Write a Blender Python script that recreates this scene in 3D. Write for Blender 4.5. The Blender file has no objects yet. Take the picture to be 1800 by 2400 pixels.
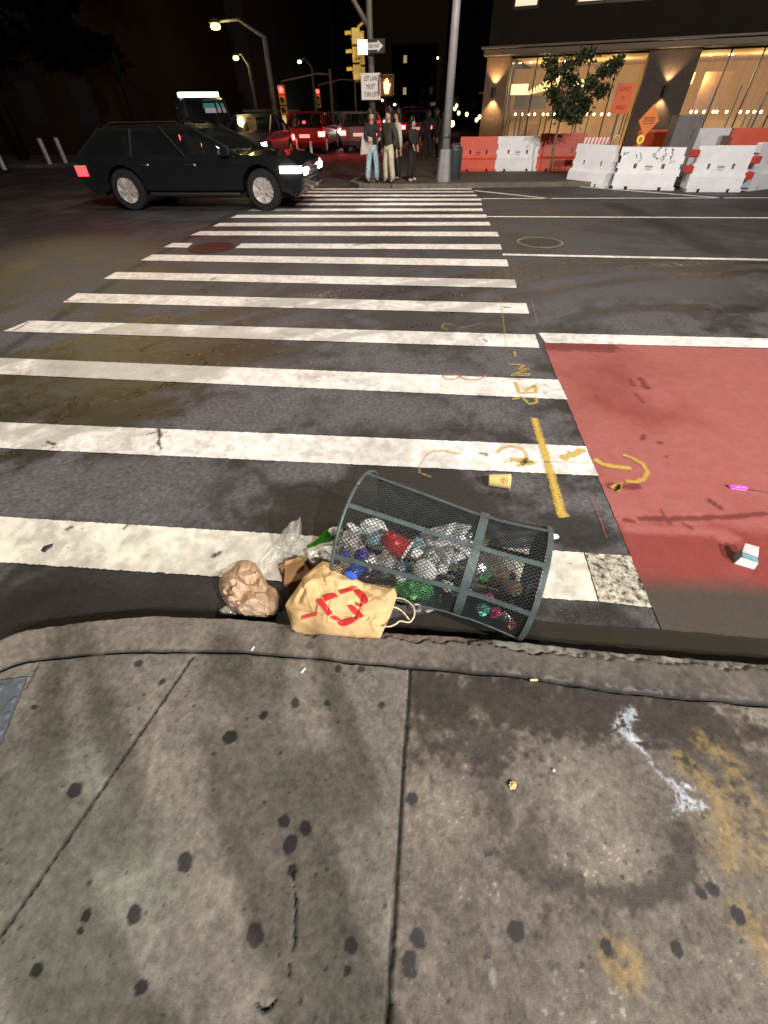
import bpy, bmesh, math, random
import numpy as np
from mathutils import Vector, Matrix, noise as mnoise
C = bpy.context.scene.collection
R_ = math.radians
random.seed(7)
# ---------------------------------------------------------------- camera
F0, PIT, YAW, ROL, HC = 955., R_(44.75), R_(-6.12), R_(-.88), 1.62
def _rot(p, y, r):
    cy, sy = math.cos(y), math.sin(y)
    f = np.array([sy*math.cos(p), cy*math.cos(p), -math.sin(p)])
    rt = np.array([cy, -sy, 0.]); up = np.cross(rt, f); c, s = math.cos(r), math.sin(r)
    return np.array([c*rt+s*up, -s*rt+c*up, f])
RM = _rot(PIT, YAW, ROL)
def _ray(px, py): return RM.T @ np.array([(px-900)/F0, -(py-1200)/F0, 1.])
def P(px, py, z=0.):
    """the point of the horizontal plane z seen at photo pixel px, py"""
    d = _ray(px, py); t = (z-HC)/d[2]; return Vector((d[0]*t, d[1]*t, z))
def Q(px, py, Y):
    """the point at distance Y along the street seen at photo pixel px, py"""
    d = _ray(px, py); t = Y/d[1]; return Vector((d[0]*t, Y, HC+d[2]*t))
cam = bpy.data.cameras.new('camera'); co = bpy.data.objects.new('camera', cam); C.objects.link(co)
cam.sensor_fit = 'VERTICAL'; cam.sensor_height = 24; cam.lens = 24*F0/2400; cam.clip_start = .03; cam.clip_end = 1500
m = Matrix.Identity(4)
for i in range(3):
    m[i][0] = RM[0][i]; m[i][1] = RM[1][i]; m[i][2] = -RM[2][i]
m[2][3] = HC; co.matrix_world = m
S = bpy.context.scene; S.camera = co
# ---------------------------------------------------------------- world, exposure
W = bpy.data.worlds.new('World'); S.world = W; W.use_nodes = True
W.node_tree.nodes['Background'].inputs[0].default_value = (.0042, .0026, .0015, 1)
W.node_tree.nodes['Background'].inputs[1].default_value = 1.0
S.view_settings.view_transform = 'Standard'; S.view_settings.look = 'None'
S.view_settings.exposure = 0; S.view_settings.gamma = 1
S.cycles.max_bounces = 6; S.cycles.sample_clamp_indirect = 4
def light(name, kind, loc, power, col, size=.2, target=None, spot=None, blend=.5):
    l = bpy.data.lights.new(name, kind); l.energy = power; l.color = col
    o = bpy.data.objects.new(name, l); C.objects.link(o); o.location = loc
    if kind == 'AREA': l.size = size
    else: l.shadow_soft_size = size
    if spot: l.spot_size = R_(spot); l.spot_blend = blend
    if target is not None:
        o.rotation_euler = (Vector(target)-Vector(loc)).to_track_quat('-Z', 'Y').to_euler()
    return o
# street lamps of the near corner (behind the photographer) and over the far side, plus an added fill
KA, KB, KC = 1.0, 1.0, 1.0
light('street_and_fill_light', 'SPOT', (8.2, -5.6, 8.6), 8200*KA, (1, .95, .90), .14, target=(5.2, -2.0, 0), spot=146, blend=.35)
light('street_and_fill_light', 'SPOT', (4.1, -6.6, 8.6), 6000*KB, (1, .94, .88), .14, target=(2.5, -2.5, 0), spot=146, blend=.35)
light('street_and_fill_light', 'SPOT', (.6, 10.0, 8.5), 2300*KC, (1, .88, .72), .3, target=(.6, 10.0, 0), spot=126, blend=.5)
light('street_and_fill_light', 'POINT', (-4.5, 4.0, 9.), 250*KC, (1, .9, .78), .3)  # weak unseen fill light added over the crossing, no fixture
sod = P(290, 845); k = 1+8./1.62
light('sodium_light', 'SPOT', (sod.x*k, sod.y*k, 8), 2600, (1, .78, .24), .2, target=(sod.x, sod.y-.3, 0), spot=17, blend=.9)
rd = P(520, 800); k = 1+4.6/1.62
REDS = Vector((rd.x*k, rd.y*k, 4.6))
# ---------------------------------------------------------------- numpy noise
def _h(ix, iy, s):
    h = (ix.astype(np.int64)*374761393 + iy.astype(np.int64)*668265263 + s*1442695041) & 0xffffffff
    h = ((h ^ (h >> 13))*1274126177) & 0xffffffff
    return ((h ^ (h >> 16)) & 0xffff)/65535.
def vn(x, y, s=0):
    ix = np.floor(x); iy = np.floor(y); fx = x-ix; fy = y-iy
    fx = fx*fx*(3-2*fx); fy = fy*fy*(3-2*fy)
    a = _h(ix, iy, s); b = _h(ix+1, iy, s); c = _h(ix, iy+1, s); d = _h(ix+1, iy+1, s)
    return (a*(1-fx)+b*fx)*(1-fy)+(c*(1-fx)+d*fx)*fy
def fbm(x, y, s=0, o=4):
    t = 0; a = .5; n = 0
    for i in range(o):
        t = t+a*vn(x, y, s+i*17); n += a; a *= .55; x = x*2.03+3.1; y = y*2.03+1.7
    return t/n
def ss(a, b, x):
    t = np.clip((x-a)/(b-a), 0, 1); return t*t*(3-2*t)
def dseg(X, Y, pts):
    d = np.full(X.shape, 1e9)
    for (ax, ay), (bx, by) in zip(pts[:-1], pts[1:]):
        vx, vy = bx-ax, by-ay; L = vx*vx+vy*vy+1e-12
        t = np.clip(((X-ax)*vx+(Y-ay)*vy)/L, 0, 1)
        d = np.minimum(d, np.hypot(X-ax-t*vx, Y-ay-t*vy))
    return d
def PXY(l, z=0.): return [tuple(P(a, b, z)[:2]) for a, b in l]
# ---------------------------------------------------------------- materials
MATS = {}
def M(name, col, rough=.6, metal=0, var=0., vs=6., bump=0., bs=60., emis=0., alpha=1., trans=0., ior=1.45, attr=False, coat=0., col2=None, spec=.5, thin=None, ecol=None):
    if name in MATS: return MATS[name]
    mt = bpy.data.materials.new(name); mt.use_nodes = True; nt = mt.node_tree; N = nt.nodes; L = nt.links
    b = N['Principled BSDF']; col = tuple(col)[:3]
    b.inputs['Base Color'].default_value = (*col, 1); b.inputs['Roughness'].default_value = rough
    b.inputs['Metallic'].default_value = metal; b.inputs['Specular IOR Level'].default_value = spec
    b.inputs['IOR'].default_value = ior
    if coat: b.inputs['Coat Weight'].default_value = coat; b.inputs['Coat Roughness'].default_value = .08
    if trans: b.inputs['Transmission Weight'].default_value = trans
    if alpha < 1: b.inputs['Alpha'].default_value = alpha
    if emis:
        b.inputs['Emission Color'].default_value = (*(ecol or col), 1); b.inputs['Emission Strength'].default_value = emis
    tc = N.new('ShaderNodeTexCoord')
    if var or col2:
        n = N.new('ShaderNodeTexNoise'); n.inputs['Scale'].default_value = vs; n.inputs['Detail'].default_value = 7
        n.inputs['Roughness'].default_value = .62
        L.new(tc.outputs['Object'], n.inputs['Vector'])
        mr = N.new('ShaderNodeMapRange'); mr.inputs['From Min'].default_value = .32; mr.inputs['From Max'].default_value = .68
        L.new(n.outputs['Fac'], mr.inputs['Value'])
        mx = N.new('ShaderNodeMix'); mx.data_type = 'RGBA'
        L.new(mr.outputs[0], mx.inputs['Factor'])
        c2 = col2 or tuple(min(1, c*(1+var)) for c in col); c1 = col if col2 else tuple(c*(1-var) for c in col)
        mx.inputs['A'].default_value = (*c1, 1); mx.inputs['B'].default_value = (*c2, 1)
        L.new(mx.outputs['Result'], b.inputs['Base Color'])
    if bump:
        n2 = N.new('ShaderNodeTexNoise'); n2.inputs['Scale'].default_value = bs; n2.inputs['Detail'].default_value = 5
        L.new(tc.outputs['Object'], n2.inputs['Vector'])
        bp = N.new('ShaderNodeBump'); bp.inputs['Strength'].default_value = bump; bp.inputs['Distance'].default_value = .01
        L.new(n2.outputs['Fac'], bp.inputs['Height']); L.new(bp.outputs[0], b.inputs['Normal'])
    MATS[name] = mt; return mt
def ground_mat(name, grain=.35, gs=90., bump=.5, bs=140., rd=.85, rw=.22, wear=0., wscale=60., wt=.5, uvfade=False, speck=0., soft=.03):
    """colour and wetness come from the painted attribute 'tint'; grain, pits and chips are added here"""
    mt = bpy.data.materials.new(name); mt.use_nodes = True; nt = mt.node_tree; N = nt.nodes; L = nt.links
    b = N['Principled BSDF']; at = N.new('ShaderNodeAttribute'); at.attribute_name = 'tint'
    geo = N.new('ShaderNodeNewGeometry')
    n = N.new('ShaderNodeTexNoise'); n.inputs['Scale'].default_value = gs; n.inputs['Detail'].default_value = 9; n.inputs['Roughness'].default_value = .78
    L.new(geo.outputs['Position'], n.inputs['Vector'])
    mr = N.new('ShaderNodeMapRange'); mr.inputs['From Min'].default_value = .36; mr.inputs['From Max'].default_value = .64; mr.clamp = False
    mr.inputs['To Min'].default_value = 1-grain; mr.inputs['To Max'].default_value = 1+grain
    L.new(n.outputs['Fac'], mr.inputs['Value'])
    mul = N.new('ShaderNodeVectorMath'); mul.operation = 'SCALE'
    L.new(at.outputs['Color'], mul.inputs[0]); L.new(mr.outputs[0], mul.inputs['Scale'])
    out = mul.outputs[0]
    if speck:
        v = N.new('ShaderNodeTexVoronoi'); v.inputs['Scale'].default_value = 110; L.new(geo.outputs['Position'], v.inputs['Vector'])
        m2 = N.new('ShaderNodeMapRange'); m2.inputs['From Min'].default_value = .12; m2.inputs['From Max'].default_value = .3
        m2.inputs['To Min'].default_value = 1-speck; m2.inputs['To Max'].default_value = 1
        L.new(v.outputs['Distance'], m2.inputs['Value'])
        mu = N.new('ShaderNodeVectorMath'); mu.operation = 'SCALE'; L.new(out, mu.inputs[0]); L.new(m2.outputs[0], mu.inputs['Scale']); out = mu.outputs[0]
    L.new(out, b.inputs['Base Color'])
    rr = N.new('ShaderNodeMapRange'); rr.inputs['To Min'].default_value = rd; rr.inputs['To Max'].default_value = rw
    L.new(at.outputs['Alpha'], rr.inputs['Value']); L.new(rr.outputs[0], b.inputs['Roughness'])
    n2 = N.new('ShaderNodeTexNoise'); n2.inputs['Scale'].default_value = bs; n2.inputs['Detail'].default_value = 3
    L.new(geo.outputs['Position'], n2.inputs['Vector'])
    bp = N.new('ShaderNodeBump'); bp.inputs['Strength'].default_value = bump; bp.inputs['Distance'].default_value = .006
    L.new(n2.outputs['Fac'], bp.inputs['Height']); L.new(bp.outputs[0], b.inputs['Normal'])
    if wear or uvfade:
        n3 = N.new('ShaderNodeTexNoise'); n3.inputs['Scale'].default_value = wscale; n3.inputs['Detail'].default_value = 6; n3.inputs['Roughness'].default_value = .65
        L.new(geo.outputs['Position'], n3.inputs['Vector'])
        add = n3.outputs['Fac']
        if uvfade:
            uv = N.new('ShaderNodeUVMap'); sp = N.new('ShaderNodeSeparateXYZ'); L.new(uv.outputs[0], sp.inputs[0])
            a = N.new('ShaderNodeMath'); a.operation = 'ADD'; L.new(n3.outputs['Fac'], a.inputs[0]); L.new(sp.outputs['X'], a.inputs[1]); add = a.outputs[0]
        al = N.new('ShaderNodeMapRange'); al.inputs['From Min'].default_value = wt-soft; al.inputs['From Max'].default_value = wt+soft
        L.new(add, al.inputs['Value']); L.new(al.outputs[0], b.inputs['Alpha'])
    MATS[name] = mt; return mt
# ---------------------------------------------------------------- object helpers
def tag(o, label=None, cat=None, group=None, kind=None):
    if label: o['label'] = label
    if cat: o['category'] = cat
    if group: o['group'] = group
    if kind: o['kind'] = kind
    return o
def mesh(name, v, f, mt=None, parent=None, smooth=False, loc=None, mi=None):
    me = bpy.data.meshes.new(name); me.from_pydata([tuple(x) for x in v], [], [tuple(x) for x in f]); me.validate()
    mts = mt if isinstance(mt, (list, tuple)) else [mt]
    for q in mts:
        if q: me.materials.append(q)
    if mi is not None and len(mi) == len(me.polygons): me.polygons.foreach_set('material_index', mi)
    if smooth: me.polygons.foreach_set('use_smooth', [True]*len(me.polygons))
    me.update(); o = bpy.data.objects.new(name, me); C.objects.link(o)
    if loc is not None: o.location = loc
    if parent: o.parent = parent
    return o
def empty(name, loc, rz=0, label=None, cat=None, group=None):
    o = bpy.data.objects.new(name, None); C.objects.link(o); o.location = loc; o.rotation_euler = (0, 0, rz)
    o.empty_display_size = .1
    return tag(o, label, cat, group)
def copy_tree(o, parent=None):
    c = o.copy(); C.objects.link(c); c.parent = parent
    for ch in list(o.children): copy_tree(ch, c)
    return c
class G:
    """collects boxes, tubes and lathed shapes into one mesh"""
    def __init__(s): s.v = []; s.f = []
    def add(s, v, f):
        n = len(s.v); s.v += [Vector(x) for x in v]; s.f += [tuple(i+n for i in q) for q in f]; return s
    def box(s, x0, x1, y0, y1, z0, z1, mtx=None):
        v = [Vector((x, y, z)) for z in (z0, z1) for x, y in ((x0, y0), (x1, y0), (x1, y1), (x0, y1))]
        if mtx: v = [mtx @ q for q in v]
        return s.add(v, [(3, 2, 1, 0), (4, 5, 6, 7), (0, 1, 5, 4), (1, 2, 6, 5), (2, 3, 7, 6), (3, 0, 4, 7)])
    def tube(s, pts, rs, n=8, cap=True):
        pts = [Vector(p) for p in pts]
        if not isinstance(rs, (list, tuple)): rs = [rs]*len(pts)
        v = []; f = []; pr = None
        for i, p in enumerate(pts):
            d = (pts[min(i+1, len(pts)-1)]-pts[max(i-1, 0)]).normalized()
            if pr is None: a = d.orthogonal().normalized()
            else: a = (pr-d*pr.dot(d)).normalized()
            pr = a; b = d.cross(a)
            for k in range(n):
                t = 2*math.pi*k/n; v.append(p+(a*math.cos(t)+b*math.sin(t))*rs[i])
        for i in range(len(pts)-1):
            for k in range(n):
                f.append((i*n+k, i*n+(k+1) % n, (i+1)*n+(k+1) % n, (i+1)*n+k))
        if cap: f.append(tuple(range(n-1, -1, -1))); f.append(tuple((len(pts)-1)*n+k for k in range(n)))
        return s.add(v, f)
    def lathe(s, prof, n=20, org=(0, 0, 0), ax=(0, 0, 1), cap=True):
        ax = Vector(ax).normalized(); a = ax.orthogonal().normalized(); b = ax.cross(a); org = Vector(org); v = []; f = []
        for r, z in prof:
            for k in range(n):
                t = 2*math.pi*k/n; v.append(org+ax*z+(a*math.cos(t)+b*math.sin(t))*r)
        for i in range(len(prof)-1):
            for k in range(n): f.append((i*n+k, i*n+(k+1) % n, (i+1)*n+(k+1) % n, (i+1)*n+k))
        if cap: f.append(tuple(range(n-1, -1, -1))); f.append(tuple((len(prof)-1)*n+k for k in range(n)))
        return s.add(v, f)
    def prism(s, poly, d, mtx=None):
        """poly: list of 3D points, extruded along vector d"""
        n = len(poly); v = [Vector(p) for p in poly]+[Vector(p)+Vector(d) for p in poly]
        if mtx: v = [mtx @ q for q in v]
        return s.add(v, [tuple(range(n-1, -1, -1)), tuple(range(n, 2*n))]+[(i, (i+1) % n, n+(i+1) % n, n+i) for i in range(n)])
    def build(s, name, mt, parent=None, smooth=False, loc=None, bevel=0):
        o = mesh(name, s.v, s.f, mt, parent, smooth, loc)
        if bevel:
            b = o.modifiers.new('bevel', 'BEVEL'); b.width = bevel; b.segments = 2; b.limit_method = 'ANGLE'; b.angle_limit = R_(35)
        return o
def grid(name, X, Y, Z, tint, wet, mt, parent=None, mask=None, smooth=True):
    """X, Y, Z: 2-D arrays; tint (h,w,3) and wet (h,w) go to the attribute 'tint'"""
    h, w = X.shape; n = h*w
    co_ = np.stack([X, Y, Z], -1).reshape(-1, 3).astype(np.float32)
    i = np.arange(n).reshape(h, w); q = np.stack([i[:-1, :-1], i[:-1, 1:], i[1:, 1:], i[1:, :-1]], -1).reshape(-1, 4)
    if mask is not None: q = q[mask.reshape(-1)]
    me = bpy.data.meshes.new(name); me.vertices.add(n); me.vertices.foreach_set('co', co_.ravel())
    me.loops.add(len(q)*4); me.loops.foreach_set('vertex_index', q.ravel().astype(np.int32))
    me.polygons.add(len(q)); me.polygons.foreach_set('loop_start', np.arange(0, len(q)*4, 4, dtype=np.int32))
    me.polygons.foreach_set('loop_total', np.full(len(q), 4, dtype=np.int32))
    if smooth: me.polygons.foreach_set('use_smooth', np.ones(len(q), dtype=bool))
    me.update(calc_edges=True); me.validate()
    a = me.attributes.new('tint', 'FLOAT_COLOR', 'POINT')
    a.data.foreach_set('color', np.concatenate([tint.reshape(-1, 3), wet.reshape(-1, 1)], 1).astype(np.float32).ravel())
    me.materials.append(mt)
    o = bpy.data.objects.new(name, me); C.objects.link(o)
    if parent: o.parent = parent
    return o
def text(body, size, mt, parent, loc, rot, name='lettering', depth=.002, sx=1.):
    c = bpy.data.curves.new(name, 'FONT'); c.body = body; c.size = size; c.align_x = 'CENTER'; c.align_y = 'CENTER'; c.extrude = depth
    c.materials.append(mt); o = bpy.data.objects.new(name, c); C.objects.link(o); o.parent = parent; o.location = loc; o.rotation_euler = rot
    o.scale = (sx, 1, 1); bpy.context.view_layer.update()
    me = bpy.data.meshes.new_from_object(o); q = bpy.data.objects.new(name, me); C.objects.link(q); q.parent = parent; q.location = loc; q.rotation_euler = rot; q.scale = o.scale
    bpy.data.objects.remove(o); q.name = name; return q
# ================================================================ GROUND
# ---- road
def road_paint(X, Y):
    """wetness and dry/damp tone of the asphalt, in world metres"""
    n1 = fbm(X*1.3, Y*1.3, 3, 5); n2 = fbm(X*6, Y*6, 11, 4); n3 = fbm(X*25, Y*25, 21, 3)
    dry = ss(.4, .62, n1*.55+n2*.3+n3*.15)
    wet = np.full(X.shape, .35)+.25*(1-dry)
    # basket's cast shadow painted at its mouth; damp around it and along the gutter
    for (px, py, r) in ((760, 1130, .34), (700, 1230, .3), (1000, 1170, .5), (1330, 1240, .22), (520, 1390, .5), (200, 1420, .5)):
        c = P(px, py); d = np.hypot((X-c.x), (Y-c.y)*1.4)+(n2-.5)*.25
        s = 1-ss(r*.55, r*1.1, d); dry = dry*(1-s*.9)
    for (px, py, r) in ((330, 1120, .4), (900, 960, .45), (1200, 1130, .2), (330, 1190, .3), (600, 960, .4), (1000, 880, .5), (1450, 660, 1.4), (700, 1100, .25)):
        c = P(px, py); d = np.hypot((X-c.x)*.8, (Y-c.y)*1.6)+(n2-.5)*.35
        dry = np.maximum(dry, (1-ss(r*.5, r*1.15, d))*(.65+.45*n3))
    # tyre tracks: wet arcs over the crossing
    arcs = [([(1000, 705), (1150, 672), (1330, 640), (1520, 622), (1800, 612)], .17),
            ([(1040, 735), (1240, 690), (1480, 655), (1800, 634)], .12),
            ([(0, 940), (200, 880), (400, 810), (620, 740), (900, 690)], .14),
            ([(60, 1010), (300, 930), (520, 860), (800, 790), (1000, 760)], .07),
            ([(0, 850), (220, 790), (380, 745)], .16),
            ([(480, 745), (700, 700), (1000, 668), (1400, 610)], .22),
            ([(0, 1075), (180, 1010), (380, 950)], .08),
            ([(1340, 745), (1480, 722), (1640, 720)], .14), ([(1600, 730), (1800, 725)], .12),
            ([(0, 980), (130, 930), (330, 850)], .22), ([(300, 850), (600, 800), (760, 760)], .2)]
    damp = np.zeros(X.shape)
    for pts, w in arcs:
        d = dseg(X, Y, PXY(pts)); e = (n2-.5)*w*.6
        damp = np.maximum(damp, 1-ss(w*.55, w*1.1, d+e))
    c = P(270, 860); d = np.hypot(X-c.x, (Y-c.y)*.8); damp = np.maximum(damp, (1-ss(.5, 1.0, d+(n2-.5)*.5)))
    c = P(500, 810); d = np.hypot((X-c.x)*1.2, (Y-c.y)); damp = np.maximum(damp, (1-ss(.4, .8, d+(n2-.5)*.4))*.9)
    # scraped, dry stripes across them
    for pts, w in (([(440, 985), (620, 905), (760, 870)], .05), ([(640, 855), (720, 830), (810, 800)], .045), ([(200, 1000), (330, 960), (440, 930)], .06),
                   ([(1000, 720), (1230, 668), (1500, 632)], .05)):
        d = dseg(X, Y, PXY(pts)); damp *= ss(w*.5, w*1.3, d+(n3-.5)*.03)
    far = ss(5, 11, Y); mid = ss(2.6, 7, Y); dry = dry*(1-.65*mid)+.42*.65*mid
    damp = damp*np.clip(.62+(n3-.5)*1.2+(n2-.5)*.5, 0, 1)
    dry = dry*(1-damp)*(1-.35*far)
    wet = np.clip(wet+damp*.6-dry*.35, 0, 1)
    gut = 1-ss(.92, 1.05, Y+(n2-.5)*.12+.0*X)
    return dry, wet, damp, gut, n1, n2, n3
def geo_axis(c0, c1, fine, out0, out1, g=1.06):
    a = list(np.arange(c0, c1, fine)); s = fine; x = c1
    while x < out1: a.append(x); s *= g; x += s
    a.append(out1); s = fine; x = c0-fine; b = []
    while x > out0: b.append(x); s *= g; x -= s
    b.append(out0); return np.array(b[::-1]+a)
xs = geo_axis(-3.6, 3.2, .022, -170, 170, 1.035)
ys = [.5]
while ys[-1] < 16: ys.append(ys[-1]+max(.010, .011*ys[-1]))
st = ys[-1]-ys[-2]
while ys[-1] < 260: st *= 1.06; ys.append(ys[-1]+st)
ys = np.array(list(np.linspace(-80, .4, 30))+ys)
X, Y = np.meshgrid(xs, ys)
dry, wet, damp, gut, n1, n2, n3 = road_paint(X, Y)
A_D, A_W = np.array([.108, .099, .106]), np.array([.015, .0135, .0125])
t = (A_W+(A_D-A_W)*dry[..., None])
mud = ss(-.1, .35, X)*gut
mudc = np.array([.055, .049, .039])
gl = gut*(1-ss(-.1, .35, X))
t = t*(1-mud[..., None])+mudc*mud[..., None]; t = t*(1-.62*gl[..., None])
wet = np.clip(wet*(1-mud)+mud*.62, 0, 1)
# straight seam and cracks
d = dseg(X, Y, PXY([(600, 470), (330, 620), (0, 830)])); t *= (.45+.55*ss(.03, .09, d))[..., None]
d = dseg(X, Y, PXY([(1440, 480), (1530, 520), (1620, 560), (1680, 590)])); t *= (.5+.5*ss(.12, .4, d+(n2-.5)*.2))[..., None]; wet *= .5+.5*ss(.1, .4, d)
M_ROAD = ground_mat('asphalt', grain=.55, gs=34, bump=1., bs=170, rd=.9, rw=.25)
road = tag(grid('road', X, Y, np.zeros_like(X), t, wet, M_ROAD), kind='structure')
# ---- painted markings (sheets a few mm above)
M_PAINT = ground_mat('road_paint', grain=.09, gs=40, bump=.6, bs=200, rd=.75, rw=.45, wear=1, wscale=22, wt=.315, speck=.15)
M_WORN = ground_mat('worn_road_paint', grain=.3, gs=90, bump=.8, bs=120, rd=.8, rw=.5, wear=1, wscale=30, wt=.47, speck=.3, soft=.10)
M_RED = ground_mat('red_lane_paint', grain=.10, gs=50, bump=.6, bs=260, rd=.8, rw=.45)
M_SPRAY = ground_mat('spray_paint', grain=.2, gs=150, bump=.3, bs=200, rd=.8, rw=.6, wear=1, uvfade=True, wscale=150, wt=.64, soft=.2)
def sheet(name, a, b, c, d, z, base, mt, rag=.006, nu=None, nv=None, dark=.55, kind='structure', seed=0):
    """a,b: near edge left,right; d,c: far edge left,right (2-D world points); ragged edges"""
    a, b, c, d = [np.array(q[:2], float) for q in (a, b, c, d)]
    nu = nu or int(max(12, min(700, np.linalg.norm(b-a)/.012))); nv = nv or int(max(6, min(60, np.linalg.norm(d-a)/.02)))
    U, V = np.meshgrid(np.linspace(0, 1, nu), np.linspace(0, 1, nv))
    pt = lambda k: ((a[k]*(1-U)+b[k]*U)*(1-V)+(d[k]*(1-U)+c[k]*U)*V)
    X, Y = pt(0), pt(1); e = np.abs(V-.5)*2
    Y = Y+np.sign(V-.5)*(e > .99)*(fbm(X*110, X*0+seed, 5, 4)-.5)*rag*1.8
    X = X+np.sign(U-.5)*(np.abs(U-.5)*2 > .999)*(fbm(Y*45, Y*0+seed, 7, 3)-.55)*rag
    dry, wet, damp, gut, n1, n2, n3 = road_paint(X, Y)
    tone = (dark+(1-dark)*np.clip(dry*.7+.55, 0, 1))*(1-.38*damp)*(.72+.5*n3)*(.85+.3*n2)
    tone *= 1-.35*ss(.6, .8, fbm(X*9, Y*9, 40, 4))*.6
    t = np.array(base)*tone[..., None]
    for pts, w in MARKS:
        t = t*(1-.9*(1-ss(w*.4, w, dseg(X, Y, pts)+(n3-.5)*w)))[..., None]
    gg = gut*.75; t = t*(1-gg[..., None])+np.array([.07, .06, .045])*gg[..., None]
    return tag(grid(name, X, Y, np.full_like(X, z), t, np.clip(wet*.8+gg*.3, 0, 1), mt), kind=kind)
MARKS = [(PXY(l), w) for l, w in (([(372, 1005), (376, 1022), (371, 1040), (378, 1052)], .016), ([(345, 1020), (372, 1012)], .012), ([(112, 1037), (128, 1042)], .016), ([(95, 1046), (135, 1049)], .008),
         ([(75, 752), (34, 776)], .012), ([(56, 1290), (255, 1304)], .006), ([(148, 700), (160, 706)], .02), ([(1132, 795), (1140, 800)], .02), ([(1180, 720), (1192, 722)], .02), ([(505, 652), (496, 657)], .02),
         ([(610, 700), (580, 706)], .012), ([(830, 575), (900, 566)], .03), ([(170, 1236), (160, 1240)], .012), ([(290, 1240), (298, 1232)], .010), ([(500, 1305), (515, 1296)], .014), ([(1328, 1060), (1338, 1062)], .014), ([(1124, 1064), (1140, 1066)], .010))]
WH = (.80, .76, .72)
# bottom-right, top-right, bottom-left, top-left corners of every bar in the photo
BARS = [((1402, 1116), (1372, 1047), (-60, 1048), (-60, 988)), ((1330, 937), (1308, 891), (-60, 875), (-40, 838)),
        ((1265, 816), (1254, 785), (8, 777), (70, 752)), ((1240.5, 736), (1233, 711.5), (147.7, 709), (181, 688)),
        ((1211, 675.5), (1207, 656), (243.5, 654), (272, 638)), ((1192, 625), (1188, 609), (330, 611), (357, 597)),
        ((1176.8, 585.5), (1172, 573), (383.6, 580), (405, 570)), ((1169.7, 554.5), (1165, 544), (446.6, 552), (470, 542)),
        ((1150, 529), (1146, 520.5), (497.6, 531), (515, 523)), ((1142, 510.5), (1139, 503), (540, 511), (556, 504)),
        ((1132, 495), (1130, 489), (580, 495), (594, 489.5)), ((1130, 481.5), (1128, 476), (618, 481.5), (632, 476.5)),
        ((1129, 470.5), (1127, 465.5), (650, 470.5), (662, 466)), ((1119, 460.5), (1117, 456.5), (680, 460.5), (690, 456.5)),
        ((1111, 451.5), (1109, 448), (705, 452), (715, 448.5)), ((1107, 444.5), (1105, 441.5), (728, 445), (738, 442))]
for i, (br, tr, bl, tl) in enumerate(BARS):
    if i == 6:   # cut by the round cover: one short piece left of it, the rest to its right
        sheet('crosswalk_bar', P(383.6, 580), P(440, 581), P(452, 570), P(405, 570), .004, WH, M_PAINT, seed=i)
        sheet('crosswalk_bar', P(552, 582), P(*br), P(*tr), P(566, 571), .004, WH, M_PAINT, seed=i+.5)
        continue
    sheet('crosswalk_bar', P(*bl), P(*br), P(*tr), P(*tl), .004, WH, M_PAINT, rag=.008 if i < 3 else .004, seed=i)
# nearest bar: long piece, then the old worn end
sheet('crosswalk_bar', P(-160, 1308), P(1402, 1411), P(1368, 1296), P(-160, 1202), .004, (.74, .70, .60), M_PAINT, rag=.008, seed=31)
sheet('worn_crosswalk_bar', P(1404, 1411), P(1527, 1424), P(1484, 1305), P(1370, 1296), .0035, (.62, .57, .46), M_WORN, seed=33)
# lane lines and the red bus lane
def line_sheet(name, p0, p1, w, z=.004, base=WH, mt=None):
    a = P(*p0).xy; b = P(*p1).xy; d = (b-a).normalized(); n = Vector((-d.y, d.x))*w/2
    return sheet(name, a-n, b-n, b+n, a+n, z, base, mt or M_PAINT)
sheet('lane_line', P(1278, 804), P(2300, 828), P(2280, 806), P(1262, 781), .004, WH, M_PAINT, seed=3)
line_sheet('lane_line', (1178, 597), (2400, 622), .11)
line_sheet('lane_line', (1142, 508), (2400, 514), .10)
line_sheet('lane_line', (1130, 466), (2400, 462), .10)
line_sheet('lane_line', (1112, 447), (1290, 466), .12)
line_sheet('lane_line', (1360, 438), (1700, 465), .12)
ra, rb, rc, rdd = P(1527, 1424), P(4200, 1640), P(2900, 842), P(1272, 804)
nu, nv = 420, 300
U, V = np.meshgrid(np.linspace(0, 1, nu)**1.5, np.linspace(0, 1, nv)**1.3)
y0 = .9; y1 = rdd.y
xl = lambda y: ra.x+(rdd.x-ra.x)*(y-ra.y)/(rdd.y-ra.y)
Yr = y0+(y1-y0)*V; Xr = xl(Yr)+(14-xl(Yr))*U
Xr = Xr+(U == 0)*(fbm(Yr*40, Yr*0, 5, 3)-.5)*.012
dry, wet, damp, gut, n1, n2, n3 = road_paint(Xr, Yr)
lo = np.array([.22, .034, .026]); hi = np.array([.34, .10, .088])
f = ss(.3, .75, n1*.6+n2*.2+.25)
dark = np.zeros_like(Xr)
for pts, w in (([(1290, 812), (1420, 815)], .12), ([(1500, 1216), (1590, 1217), (1700, 1214), (1800, 1205)], .022), ([(1465, 1220), (1485, 1224)], .02),
               ([(1475, 890), (1482, 903)], .025), ([(1500, 888), (1514, 909)], .03), ([(1490, 925), (1508, 945)], .02), ([(1430, 1140), (1495, 1142)], .03),
               ([(1510, 1021), (1504, 1031)], .02), ([(1550, 1038), (1545, 1040)], .02), ([(1545, 1195), (1570, 1230)], .009), ([(1600, 1228), (1620, 1240)], .012),
               ([(1560, 1072), (1562, 1070)], .015), ([(1395, 930), (1400, 935)], .015), ([(1665, 1175), (1685, 1190)], .025)):
    d = dseg(Xr, Yr, PXY(pts)); dark = np.maximum(dark, 1-ss(w*.5, w*1.2, d+(n3-.5)*w))
low = 1-ss(.0, .12, Yr-(P(1600, 1250).y)+(n2-.5)*.12)            # damp band towards the gutter
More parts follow.
